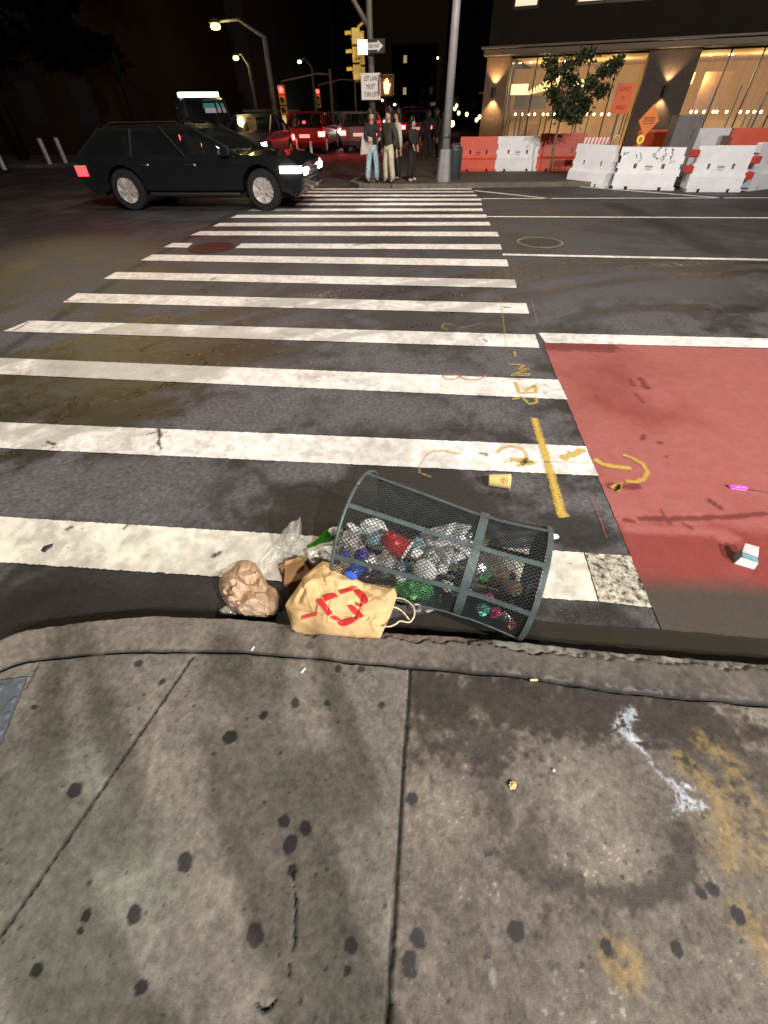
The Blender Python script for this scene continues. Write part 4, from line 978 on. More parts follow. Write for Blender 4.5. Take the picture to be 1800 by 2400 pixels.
def vehicle(name, loc, rz, paint, label, cat, group=None, L=4.9, Wd=1.9, hood=.95, roof=1.55, belt=1.0, kind='suv', wr=.36, wb=3.05, lights=(M_HEAD, M_TAIL), detail=True, fo=.9, hs=1.):
    """x forward, z up, origin at the ground under the centre"""
    e = empty(name, loc, rz, label, cat, group); w = Wd/2; xf = fo+wb/2; xr = -(L-fo-wb/2)
    # side outline of the lower body, with wheel arches cut in
    def arch(cx):
        return [(cx+math.cos(R_(a))*(wr+.07), max(.26, wr+math.sin(R_(a))*(wr+.07))) for a in range(0, 181, 20)]
    top = [(xr, .45), (xr-.03, .75), (xr+.02, belt-.04), (xr+.25, belt)] if kind != 'sedan' else [(xr, .45), (xr-.02, .7), (xr+.05, belt-.05), (xr+.6, belt)]
    fr = [(xf-1.35, belt), (xf-.35, hood), (xf-.06, hood-.14), (xf, .6), (xf-.03, .38), (xf-.15, .26)]
    bot = arch(wb/2)+arch(-wb/2)+[(xr+.2, .28)]
    outline = top+fr+bot
    n = len(outline); v = []; f = []
    ys_ = [(-w, 1.), (-w+.05, 1.03), (0, 1.05), (w-.05, 1.03), (w, 1.)]
    def sect(y, infl):
        cx = (xf+xr)/2
        return [Vector((cx+(x-cx)*(1 if abs(y) < w-.01 else .985), y*(1 if z < belt-.12 or abs(y) < .01 else .965), z+(.02 if (abs(y) < .01 and z > .6) else 0))) for x, z in outline]
    for y, q in ys_: v += sect(y, q)
    for s in range(len(ys_)-1):
        for i in range(n): j = (i+1) % n; f.append((s*n+i, (s+1)*n+i, (s+1)*n+j, s*n+j))
    f.append(tuple(range(n))); f.append(tuple(range(len(ys_)*n-1, (len(ys_)-1)*n-1, -1)))
    mesh('body', v, f, paint, e)
    G().box(xr+.3, xf-.4, -w+.22, w-.22, .22, .5).build('underbody', M_DARKIN, e)
    # cabin
    if kind == 'sedan': rx0, rx1, bx0, bx1 = xr+1.25, xf-2.35, xr+.45, xf-1.35
    elif kind == 'van': rx0, rx1, bx0, bx1 = xr+.1, xf-1.1, xr+.02, xf-.55
    else: rx0, rx1, bx0, bx1 = xr+.72, xf-2.35, xr+.10, xf-1.35
    wt = w-.2; wbm = w*.955
    g = G(); g.prism([(rx0, -wt, roof-.06), (rx1, -wt, roof-.06), (rx1-.1, -wt+.04, roof), (rx0+.1, -wt+.04, roof)], (0, 0, .001))
    g.v = []; g.f = []
    g.add([(rx0, -wt, roof-.07), (rx1, -wt, roof-.07), (rx1, wt, roof-.07), (rx0, wt, roof-.07), (rx0+.06, -wt+.07, roof), (rx1-.12, -wt+.07, roof-.005), (rx1-.12, wt-.07, roof-.005), (rx0+.06, wt-.07, roof)],
          [(3, 2, 1, 0), (4, 5, 6, 7), (0, 1, 5, 4), (1, 2, 6, 5), (2, 3, 7, 6), (3, 0, 4, 7)])
    g.build('roof', paint, e)
    np_ = 4 if kind != 'sedan' else 3
    for s in (-1, 1):
        for i in range(np_):
            t = i/(np_-1); bx = bx0+(bx1-bx0)*t; rx = rx0+(rx1-rx0)*t
            ww = .07 if 0 < i < np_-1 else .10
            G().tube([(bx, s*wbm, belt-.03), (rx, s*wt, roof-.05)], ww*.5, 5).build('pillar', M_PIL if paint is M_BLACK else paint, e)
    for s in (-1, 1):
        for i in range(np_-1):
            t0, t1 = i/(np_-1), (i+1)/(np_-1); q = []
            for bxx, rxx, lo in ((t0, t0, 1), (t1, t1, 1), (t1, t1, 0), (t0, t0, 0)):
                if lo: q.append((bx0+(bx1-bx0)*bxx, s*(wbm+.01), belt-.01))
                else: q.append((rx0+(rx1-rx0)*rxx, s*(wt+.01), roof-.07))
            mesh('side_window', q, [(0, 1, 2, 3)], M_TINT, e)
    mesh('windscreen', [(bx1, -wbm, belt), (bx1, wbm, belt), (rx1, wt, roof-.07), (rx1, -wt, roof-.07)], [(0, 1, 2, 3)], M_TINT, e)
    mesh('rear_window', [(bx0, wbm, belt), (bx0, -wbm, belt), (rx0, -wt, roof-.07), (rx0, wt, roof-.07)], [(0, 1, 2, 3)], M_TINT, e)
    if detail:
        G().box(bx0+.9, bx0+1.1, -.6, .6, belt-.2, belt+.3).build('seat', M_DARKIN, e, bevel=.03)
        for s in (-1, 1): G().box(bx1-1.25, bx1-1.1, s*.4-.25, s*.4+.25, belt-.3, belt+.34).build('seat', M_DARKIN, e, bevel=.03)
        for s in (-1, 1):
            G().box(bx1-.35, bx1-.15, s*(w+.02)-.09, s*(w+.02)+.09, belt-.02, belt+.13).build('mirror', paint, e, bevel=.03)
            for i in range(2): G().box(bx0+1.35+i*1.05, bx0+1.55+i*1.05, s*(w+.012)-.012, s*(w+.012)+.012, belt-.17, belt-.14).build('door_handle', M_CHR, e)
            G().box(-wb/2+wr+.15, wb/2-wr-.15, s*(w-.01)-.02, s*(w-.01)+.02, .30, .335).build('sill_trim', M_CHR, e)
            G().tube([(rx0+.2, s*(wt-.02), roof+.02), (rx0+.3, s*(wt-.02), roof+.055), (rx1-.3, s*(wt-.02), roof+.055), (rx1-.2, s*(wt-.02), roof+.01)], .014, 6).build('roof_rail', M_CHR, e)
        G().box(xr-.06, xr+.02, -w+.2, w-.2, .42, .46).box(xr-.06, xr+.02, -w+.1, w-.1, .60, .63).build('bumper_trim', M_CHR, e)
        g = G()
        for k in range(4): g.box(xf-.02, xf+.012, -.45, .45, .46+k*.07, .49+k*.07)
        g.build('grille', M_CHR, e)
    for s in (-1, 1):
        for cx in (wb/2, -wb/2): wheel(e, cx, s*(w-.13), wr, .24, s)
        hl = G().box(xf-.22, xf+.004, s*(w-.24)-.17, s*(w-.24)+.17, .62*hs, .62*hs+.11).box(xf-.50, xf-.05, s*(w-.035)-.06, s*(w-.035)+.045, .66*hs, .66*hs+.11); 
        hl.build('headlight', lights[0], e)
        G().box(xr-.035, xr+.2, s*(w-.12)-.14, s*(w-.12)+.14, belt-.34, belt-.16).build('tail_light', lights[1], e)
    G().box(xr-.05, xr-.03, -.26, .26, .62, .75).build('licence_plate', M_PLATE, e)
    return e
vehicle('car', (-5.28, 11.92, 0), 0, M_BLACK, 'black sport utility vehicle with chrome wheels driving across the crossing', 'car', L=5.05, Wd=1.95, hood=.93, roof=1.42, belt=.96, wb=3.12, wr=.37, fo=.95, lights=(M_HEAD, M_TAILD), hs=1.0)
light('headlight_beam', 'SPOT', (-2.55, 11.2, .62), 240, (1, .96, .88), .08, target=(6, 12.6, .3), spot=75, blend=.8)
light('headlight_beam', 'SPOT', (-2.55, 12.6, .62), 200, (1, .96, .88), .08, target=(6, 13.5, .3), spot=75, blend=.8)
G_ = 'cars queued in the far street'
def far_car(px, py, Y, rz, paint, label, lights, name='car', Wd=1.9, roof=1.5, kind='suv', L=4.6, group=G_, **k):
    q = Q(px, py, Y); return vehicle(name, (q.x, Y+L/2*abs(math.sin(rz)), 0), rz, paint, label, 'car' if name == 'car' else name.replace('_', ' '), group, L=L, Wd=Wd, roof=roof, kind=kind, lights=lights, detail=False, **k)
UP, DN = R_(90), R_(-90)
far_car(715, 340, 26.5, UP, M_DRED, 'dark red sport utility vehicle braking behind the white delineator posts', (M_HEAD, M_TAIL), roof=1.55)
far_car(762, 335, 31, UP, M_WCAR, 'white car with glowing rear, second in the far street queue', (M_HEAD, M_TAIL))
far_car(790, 325, 40, UP, M_GREYC, 'dark hatchback between the white car and the oncoming headlights', (M_HEAD, M_TAILD))
far_car(806, 330, 34, DN, M_SILV, 'silver car facing the crossing with white headlights', (M_HEADB, M_TAIL), kind='sedan')
far_car(840, 335, 27.5, UP, M_WCAR, 'white car with red lights right behind the standing pedestrians', (M_HEAD, M_TAIL), Wd=1.8)
far_car(945, 318, 38, DN, M_GREYC, 'dark car with small white headlights behind the light coat', (M_HEADB, M_TAIL), kind='sedan')
far_car(975, 322, 35, UP, M_DRED, 'parked red car with clustered tail lights left of the lamp post', (M_HEAD, M_TAIL))
far_car(1004, 312, 42, DN, M_GREYC, 'truck with amber front lights left of the lamp post', (M_AMB, M_TAIL), roof=2.0, kind='van')
far_car(1030, 312, 47, DN, M_GREYC, 'farthest dark car with white headlights right beside the lamp post', (M_HEADB, M_TAIL), kind='sedan')
far_car(670, 318, 50, UP, M_GREYC, 'grey car far down the left side of the street', (M_HEAD, M_TAIL))
far_car(735, 316, 52, UP, M_GREYC, 'grey car far behind the red sport utility vehicle', (M_HEAD, M_TAIL))
far_car(865, 316, 50, UP, M_GREYC, 'grey car far away behind the first pedestrian', (M_HEAD, M_TAIL))
far_car(560, 350, 19.5, DN, M_GREYC, 'dark sedan with a bluish headlight seen past the hood of the black car', (M_HEADB, M_TAIL), kind='sedan', group=None)
q = Q(440, 330, 21); v_ = vehicle('van', (q.x, 23, 0), R_(-60), M_GREYC, 'dark van with a lit roof bar behind the black car', 'van', None, L=5, roof=2.0, kind='van', lights=(M_AMB, M_TAIL), detail=False)
G().box(-.5, .5, -.75, .75, 2.02, 2.16).build('roof_light_bar', M('roof_bar_glow', (.85, 1, .85), emis=2.5), v_)
for px_, py_, Y_, p_ in ((712, 345, 26.0, 30), (840, 340, 27.0, 14), (765, 340, 30.5, 12), (980, 325, 34, 25)):
    q = Q(px_, py_, Y_); light('tail_light_beam', 'POINT', (q.x, Y_-.25, .8), p_, (1, .04, .03), .2)
# ================================================================ PEOPLE
M_SKIN = M('skin', (.42, .25, .18), rough=.6); M_HAIR = M('dark_hair', (.012, .009, .008), rough=.5)
def skinmesh(name, verts, edges, radii, mt, parent, sub=1, root=0):
    me = bpy.data.meshes.new(name); me.from_pydata([Vector(v) for v in verts], edges, []); me.materials.append(mt)
    o = bpy.data.objects.new(name, me); C.objects.link(o); o.parent = parent
    md = o.modifiers.new('skin', 'SKIN'); md.use_smooth_shade = True
    if not me.skin_vertices: me.skin_vertices.new()
    for i, r in enumerate(radii):
        sv = me.skin_vertices[0].data[i]; sv.radius = (r, r) if not isinstance(r, tuple) else r; sv.use_root = (i == root)
    s = o.modifiers.new('sub', 'SUBSURF'); s.levels = s.render_levels = sub
    return o
def person(loc, rz, H, label, top, legs, shoes, hair=M_HAIR, hands=None, stance=.09, long_hair=True, group=None, coat=False, lean=0., step=0.):
    e = empty('person', loc, rz, label, 'person', group); h = H
    hands = hands or {-1: (-.19, .02, .46), 1: (.19, .02, .46)}
    V = []; E = []; Rr = []
    def a(p, r, par=None):
        V.append((p[0]*h, p[1]*h, p[2]*h)); Rr.append((r[0]*h, r[1]*h) if isinstance(r, tuple) else r*h); i = len(V)-1
        if par is not None: E.append((par, i))
        return i
    pel = a((0, 0, .53), (.075, .055)); w = a((0, 0, .61), (.062, .045), pel); ch = a((0, 0, .72), (.075, .05), w); nk = a((0, .0, .815), .038, ch)
    n2 = a((0, -.004, .855), .028, nk); hd = a((0, -.008, .90), (.048, .056), n2); a((0, -.004, .95), (.042, .050), hd)
    ch2 = a((0, -.052, .885), .014, hd); a((0, -.062, .895), .006, ch2)          # chin and nose
    for s in (-1, 1): a((s*.044, 0, .905), .009, hd)                              # ears
    arms = {}; lg = {}
    for s in (-1, 1):
        hx, hy, hz = hands[s]; sh = a((s*.105, 0, .795), .034, ch); el = ((.125*s+hx)/2+s*.03, hy/2+.03*0, (.79+hz)/2-.005 if hz < .6 else .64)
        e_ = a(el, .026, sh); wr_ = a((hx, hy, hz), .017, e_); d = (Vector((hx, hy, hz))-Vector(el)).normalized()
        pm = a(Vector((hx, hy, hz))+d*.035, (.020, .013), wr_); b = Vector((hx, hy, hz))+d*.045; side = Vector((0, 1, 0)) if abs(d.y) < .7 else Vector((1, 0, 0))
        for k, (o_, L_) in enumerate(((-.018, .036), (-.006, .044), (.006, .041), (.017, .032))):
            q = a(b+side*o_+d*.012, .0052, pm); q2 = a(b+side*o_*1.1+d*(.012+L_*.5), .0048, q); a(b+side*o_+d*(.010+L_)+Vector((0, -.008, -.004)), .004, q2)
        q = a(Vector((hx, hy, hz))+d*.015+side*-.024, .006, wr_); a(Vector((hx, hy, hz))+d*.04+side*-.036, .005, q)
        arms[s] = ((s*.105, 0, .795), el, (hx, hy, hz))
        hp = (s*.05, 0, .50); kn = (s*(stance*.85+.0), -.01-step*s*.5, .28); an = (s*stance, .01-step*s, .045)
        p1 = a(hp, .058, pel); p2 = a(kn, .036, p1); p3 = a(an, .024, p2); a((s*stance*1.05, -.06-step*s, .018), .020, p3); lg[s] = (hp, kn, an)
    skinmesh('body', V, E, Rr, M_SKIN, e)
    # clothes
    V = []; E = []; Rr = []
    b0 = a((0, 0, .44 if coat else .49), (.104, .086)); b1 = a((0, 0, .61), (.090, .076), b0); b2 = a((0, 0, .72), (.104, .082), b1); b3 = a((0, 0, .815), (.060, .056), b2)
    for s in (-1, 1):
        sh, el, wr_ = arms[s]; q = a((sh[0], sh[1], sh[2]-.015), .052, b2); q = a(el, .040, q); a((el[0]+(wr_[0]-el[0])*.95, el[1]+(wr_[1]-el[1])*.95, el[2]+(wr_[2]-el[2])*.95), .028, q)
    skinmesh('jacket', V, E, Rr, top, e)
    V = []; E = []; Rr = []
    p = a((0, 0, .60), (.070, .058)); p = a((0, 0, .53), (.086, .070), p)
    for s in (-1, 1):
        hp, kn, an = lg[s]; q = a((hp[0], hp[1], .49), .068, p); q = a(kn, .054, q); q = a((an[0], an[1], .12), .052, q); a((an[0], an[1], .035), .056, q)
    skinmesh('trousers', V, E, Rr, legs, e)
    for s in (-1, 1):
        hp, kn, an = lg[s]; x, y = s*stance*1.02, -step*s
        V = []; E = []; Rr = []; q = a((x, y+.02, .022), .026); q = a((x, y-.03, .02), .027, q); a((x*1.02, y-.075, .017), .020, q)
        skinmesh('shoe', V, E, Rr, shoes, e)
    V = []; E = []; Rr = []
    q = a((0, -.030, .985), (.060, .060)); q = a((0, .010, .975), (.076, .078), q); q = a((0, .046, .915), (.078, .064), q)
    if long_hair: q = a((0, .042, .85), (.068, .042), q); a((0, .050, .77), (.056, .034), q)
    skinmesh('hair', V, E, Rr, hair, e)
    g = G()
    for s in (-1, 1): g.lathe([(.001, 0), (.005*h, .001), (.001, .003)], 8, (s*.017*h, -.055*h, .912*h), (0, -1, 0), cap=False)
    g.build('eyes', M_HAIR, e); return e
M_JEAN = M('light_blue_jeans', (.30, .42, .50), rough=.8, var=.35, vs=9); M_CREAM = M('cream_trousers', (.52, .46, .34), rough=.8, var=.25, vs=9)
M_DCL = M('black_cloth', (.016, .015, .016), rough=.85, var=.3); M_DCL2 = M('dark_green_cloth', (.035, .036, .026), rough=.85, var=.3)
M_WCL = M('pale_cloth', (.42, .40, .36), rough=.8, var=.15); M_SHO = M('dark_shoe', (.02, .018, .018), rough=.6); M_WSH = M('white_shoe', (.5, .47, .42), rough=.6)
p = P(873, 428, .10); person((p.x, 14.95, .10), R_(30), 1.50, 'person in light blue jeans holding a pale tote bag at the far curb', M_DCL, M_JEAN, M_SHO, hands={-1: (-.10, -.10, .60), 1: (.10, -.13, .62)})
t = P(867, 428, .10); tb = empty('tote_bag', (p.x-.16, 14.80, .70), R_(10), 'pale pinkish tote bag held by the person in blue jeans', 'bag')
G().prism([(-.15, 0, 0), (.17, 0, .03), (.20, 0, .36), (-.08, 0, .41)], (0, .07, 0)).build('bag_body', M('tote_cloth', (.48, .40, .38), rough=.8, var=.15), tb, bevel=.02)
G().tube([(-.02, .03, .40), (.02, .03, .52), (.10, .03, .52), (.14, .03, .38)], .008, 6).build('handle', M('tote_cloth', (.5,)*3), tb)
p = P(908, 430, .10); person((p.x+.03, 14.85, .10), R_(-42), 1.52, 'person in a dark green jacket and wide cream trousers at the far curb', M_DCL2, M_CREAM, M_SHO, coat=True)
person((p.x+.20, 15.6, .10), R_(-70), 1.50, 'person in a pale coat half hidden behind the one in cream trousers', M_WCL, M_DCL, M_SHO, coat=True)
p = P(958, 428, .10); person((p.x+.05, 15.3, .10), R_(65), 1.34, 'person all in dark clothes with pale shoes left of the lamp post', M_DCL, M_DCL, M_WSH, hands={-1: (-.12, -.08, .58), 1: (.16, -.04, .56)})
for i, (px, Y, hh, lb) in enumerate(((1000, 22, 1.45, 'person in dark coat standing farther back, left one of the far trio'), (1017, 22.6, 1.5, 'person in dark coat in the middle of the far trio'), (1034, 21.8, 1.42, 'person in dark coat nearest the lamp post in the far trio'))):
    q = Q(px, 355, Y); person((q.x, Y, .10), R_(180+i*20), hh, lb, M_DCL, M_DCL, M_SHO, coat=True, group='people waiting farther back')
# the photographer, whose shadow falls on the slabs
person((.30, -.80, .15), R_(176), 1.74, 'person in dark clothes taking the photo from the near sidewalk', M_DCL, M_DCL, M_SHO, hands={-1: (-.05, -.27, .80), 1: (.05, -.27, .80)}, long_hair=False, stance=.07).scale = (.72, .72, 1)
# ================================================================ STREET FURNITURE
M_POLE = M('grey_pole_paint', (.30, .29, .30), rough=.55, metal=.2, var=.15, vs=4, bump=.1)
M_POLED = M('dull_pole_steel', (.09, .082, .07), rough=.6, metal=.2, var=.15, vs=4)
M_SIGW = M('sign_white', (.52, .48, .46), rough=.5); M_SIGK = M('sign_black', (.02, .02, .02), rough=.5)
M_YEL = M('signal_yellow', (.42, .27, .03), rough=.5, var=.15); M_RLAMP = M('red_signal_glow', (1, .03, .03), emis=14)
M_HANDG = M('orange_hand_glow', (1, .42, .10), emis=7)
M_LAMPG = M('warm_lamp_glow', (1, .72, .20), emis=5); M_LAMPW = M('pale_lamp_glow', (1, .92, .5), emis=4)
# lamp post with the flared base
p = P(1038, 420, .10); lp = empty('lamp_post', (p.x, 15.1, .10), 0, 'tall pale grey lamp post with a wide flared base on the far corner', 'lamp post')
G().tube([(0, 0, .62), (.02, 0, 3), (.03, 0, 8.4)], [.115, .098, .07], 12).build('pole', M_POLE, lp, smooth=True)
G().lathe([(.20, 0), (.20, .06), (.155, .55), (.15, .66), (.115, .70)], 8, cap=False).build('base', M_POLE, lp)
G().lathe([(.118, .0), (.125, .02), (.125, .05), (.116, .07)], 12, (0, 0, .92), cap=False).build('collar', M_DKP, lp)
G().tube([(.03, 0, 8.4), (.15, -1.2, 8.75), (.4, -3.1, 8.85)], [.05, .04, .03], 8).build('arm', M_POLE, lp, smooth=True)
G().box(.3, .52, -3.9, -3.1, 8.72, 8.84).build('lamp_head', M_POLE, lp, bevel=.03)
# traffic pole
p = P(880, 424, .10); tp = empty('traffic_signal_pole', (p.x-.0, 15.2, .10), 0, 'steel traffic signal pole with a long arm, signs and signals on the far corner', 'signal pole')
TX = p.x
G().tube([(-.05, 0, 0), (-.03, 0, 1.9), (-.06, 0, 3.0), (-.07, 0, 6)], [.085, .08, .075, .06], 10).build('pole', M_POLED, tp, smooth=True)
G().lathe([(.16, 0), (.15, .25), (.09, .35)], 8, (-.05, 0, 0), cap=False).build('base', M_POLED, tp)
rx, rz_ = REDS.x-TX, REDS.z-.1
G().tube([(-.06, 0, 2.9), (-.4, 0, 3.3), (-1.0, 0, 3.95), (-1.8, 0, 4.6), (rx, 0, 4.95)], [.06, .05, .045, .04, .035], 8).build('mast_arm', M_POLED, tp, smooth=True)
def sig_head(x, y, z, rz, lamp, parent, name='signal_head', sc=1.):
    e = empty(name, (x, y, z), rz); e.parent = parent
    g = G()
    for k in range(3): g.box(-.13*sc, .13*sc, -.10*sc, .10*sc, k*.30*sc+.01, k*.30*sc+.28*sc)
    g.build('housing', M_YEL, e, bevel=.015)
    for k in range(3):
        g = G()
        for i in range(10):
            a0, a1 = R_(20+i*14), R_(20+(i+1)*14); r = .105*sc; zc = k*.30*sc+.145*sc
            g.add([(math.cos(a0)*r, -.10*sc, zc+math.sin(a0)*r), (math.cos(a1)*r, -.10*sc, zc+math.sin(a1)*r), (math.cos(a1)*r, -.26*sc, zc+math.sin(a1)*r-.01), (math.cos(a0)*r, -.26*sc, zc+math.sin(a0)*r-.01)], [(0, 1, 2, 3)])
        g.build('visor', M_YEL, e)
    for k in range(3):
        G().lathe([(.001, .012), (.085*sc, 0)], 16, (0, -.101*sc, k*.30*sc+.145*sc), (0, -1, 0), cap=False).build('lens', lamp if k == 2 and lamp else M('dark_lens', (.02, .02, .015), rough=.2), e)
    return e
sig_head(rx, -.05, rz_-.62, 0, M_RLAMP, tp)
sig_head(-.42, .05, 2.03, R_(-80), None, tp, sc=1.); sig_head(-.36, .2, 2.0, R_(-170), None, tp)
G().tube([(-.36, .05, 2.92), (-.2, .02, 3.0), (-.06, 0, 2.95)], .03, 6).build('signal_bracket', M_YEL, tp)
light('red_signal_light', 'POINT', (REDS.x, 14.95, REDS.z), 220, (1, .05, .03), .1)
# pedestrian signal with a raised hand
ps = empty('pedestrian_signal', (TX+.37, 15.1, 2.02), 0, 'pedestrian signal showing a glowing orange raised hand on the signal pole', 'pedestrian signal')
G().box(-.17, .17, -.08, .1, -.19, .19).build('housing', M('signal_dark', (.03, .02, .01), rough=.5), ps, bevel=.02)
hand = [(-.05, -.14), (.045, -.14), (.06, -.05), (.095, .03), (.08, .05), (.045, .0), (.045, .10), (.025, .105), (.02, .01), (.015, .13), (-.008, .135), (-.012, .01), (-.02, .12), (-.042, .115), (-.04, .0), (-.055, .08), (-.075, .075), (-.07, -.05)]
G().prism([(x, -.083, z) for x, z in hand], (0, -.004, 0)).build('hand_symbol', M_HANDG, ps)
g = G(); g.box(-.18, .18, -.25, -.08, .185, .20).box(-.185, -.17, -.25, -.08, -.15, .20).box(.17, .185, -.25, -.08, -.15, .20); g.build('visor', M('signal_dark', (.03,)*3), ps)
light('hand_light', 'POINT', (TX+.37, 14.9, 2.02), 5, (1, .35, .08), .08)
# one way sign, white sign, regulatory sign
def qc(px, py, Y): return Q(px, py, Y)
c_ = qc(880, 108, 14.98); w_ = qc(898, 108, 14.98).x-qc(858, 108, 14.98).x; h_ = qc(878, 91, 14.98).z-qc(878, 125, 14.98).z
ow = empty('one_way_sign', tuple(c_), R_(-4), 'one way sign with a white arrow pointing right on the signal pole', 'street sign')
G().box(-w_/2-.02, w_/2+.02, 0, .012, -h_/2, h_/2).build('plate', M_SIGK, ow)
a = w_/2; b = h_/2
G().prism([(x*a, -.003, z*b) for x, z in ((-.95, -.5), (.25, -.5), (.25, -.85), (.9, 0), (.25, .85), (.25, .5), (-.95, .5))], (0, -.002, 0)).build('arrow', M_SIGW, ow)
text('ONE WAY', h_*.42, M_SIGK, ow, (-a*.18, -.007, 0), (R_(90), 0, 0), sx=.62)
c2 = qc(849, 110, 14.9); ws = empty('bright_sign', tuple(c2), R_(24), 'bright white sign panel given its own glow left of the one way sign', 'street sign')
g = G(); w2 = .12
for k in range(3): g.box(-w2+k*w2*.72, -w2+(k+1)*w2*.72-.008, -.01*k, -.01*k+.012, -h_*.55, h_*.52)
g.build('panel', M('bright_sign_glow', (.8, .8, .85), rough=.35, emis=.35), ws)  # reflected street light put in as the panel's own glow
Y_ = 14.95; c_ = qc(869, 203, Y_); w_ = qc(892, 203, Y_).x-qc(847, 203, Y_).x; h_ = qc(869, 172, Y_).z-qc(869, 235, Y_).z
ls = empty('left_lane_sign', tuple(c_), R_(-2), 'square white sign reading left lane must turn left on the signal pole', 'street sign')
G().box(-w_/2, w_/2, 0, .012, -h_/2, h_/2).build('plate', M_SIGW, ls)
for k, t_ in enumerate(('LEFT LANE', 'MUST', 'TURN LEFT')): text(t_, h_*.25, M_SIGK, ls, (0, -.004, h_*(.30-.30*k)), (R_(90), 0, 0), sx=.60 if k != 1 else .75)
# far signals and lamps
def street_lamp(px, py, Y, label, gm=M_LAMPG, R=.14, H0=None, dx=.6, light_p=0):
    q = Q(px, py, Y); e = empty('street_lamp', (q.x+dx, Y, .1), 0, label, 'street lamp', 'street lamps down the far street')
    z = q.z-.1
    G().tube([(0, 0, 0), (0, 0, z*.92), (-dx*.5, 0, z*1.04), (-dx, 0, z*1.03)], [.13, .10, .05, .04], 8).build('pole', M_POLED, e, smooth=True)
    G().lathe([(.001, -.10), (R*.8, -.07), (R, 0), (R*.8, .07), (.001, .10)], 12, (-dx, 0, z), cap=False).build('lamp_globe', gm, e, smooth=True)
    G().lathe([(R*1.15, 0.09), (R*.7, .2), (.02, .22)], 12, (-dx, 0, z), cap=False).build('lamp_hood', M_POLED, e, smooth=True)
    if light_p: light('street_lamp_light', 'POINT', (q.x, Y-.25, q.z-.15), light_p, (1, .78, .3), .15)
street_lamp(505, 62, 24, 'brightest yellow street lamp, upper left over the dark street', R=.20, dx=1.9, light_p=90)
street_lamp(553, 136, 34, 'second yellow street lamp below and right of the brightest one', R=.17, dx=.7, light_p=60)
street_lamp(702, 145, 45, 'small yellow lamp above the far traffic lights', M_LAMPW, R=.16, dx=.9)
street_lamp(896, 235, 55, 'small pale lamp under the left lane sign', M_LAMPW, R=.10, dx=.4)
street_lamp(925, 245, 60, 'pale lamp just right of the pedestrian signal', M_LAMPW, R=.15, dx=.5)
street_lamp(1026, 136, 60, 'faint lamp high left of the tall lamp post', M_LAMPW, R=.10, dx=.5)
def far_signal(px, py, Y, label, s=1.):
    q = Q(px, py, Y); e = empty('traffic_signal', (q.x, Y, .1), 0, label, 'traffic light', 'red traffic lights in the far street'); z = q.z-.1
    sig_head(0, 0, z-.745*s, 0, M_RLAMP, e, sc=s)
    G().tube([(0, .1, z+.15*s), (0, .12, z+.3), (1.5*s, .12, z+.55), (2.6, .12, z+.5)], .04, 6).build('mast_arm', M_POLED, e)
    G().tube([(2.6, .12, 0), (2.6, .12, z+.7)], .08, 6).build('pole', M_POLED, e)
    light('signal_glow', 'POINT', (q.x, Y-.35, q.z), 7, (1, .05, .04), .1)
far_signal(660, 210, 30, 'larger red traffic light left over the far street', 1.3)
far_signal(745, 214, 40, 'smaller red traffic light right of the larger one', 1.1)
far_signal(918, 272, 48, 'low red traffic light behind the pedestrians', .9)
# delineator posts
M_DEL = M('delineator_white', (.55, .50, .44), rough=.6, var=.1)
for px, py, h_, lb in ((734, 395, .78, 'white delineator post standing nearest the crossing'), (700, 372, .72, 'white delineator post left of the nearest one'), (822, 345, .8, 'thin white delineator post behind the brake lights')):
    q = P(px, py, 0); e = empty('delineator_post', (q.x, q.y, 0), 0, lb, 'delineator post', 'white delineator posts in the street')
    G().tube([(0, 0, .03), (0, 0, h_)], .05, 10).build('post', M_DEL, e); G().lathe([(.13, 0), (.12, .03), (.05, .04)], 12, cap=False).build('base', M_SIGK, e)
# trash barrel beside the lamp post
p = Q(1062, 400, 15.9); e = empty('trash_barrel', (p.x, 15.9, .10), 0, 'dark grey trash barrel standing right behind the tall lamp post', 'trash barrel')
G().lathe([(.20, 0), (.225, .1), (.235, .62), (.24, .68), (.20, .70), (.19, .60), (.001, .55)], 18, cap=False).build('barrel', M('barrel_plastic', (.045, .05, .055), rough=.35, bump=.4, bs=20), e, smooth=True)
tag(crumple('trash_bag', (p.x, 15.9, .80), (.2, .2, .1), M_DKP, seed=61, sub=3), 'dark bag bulging from the barrel behind the lamp post', 'trash bag')
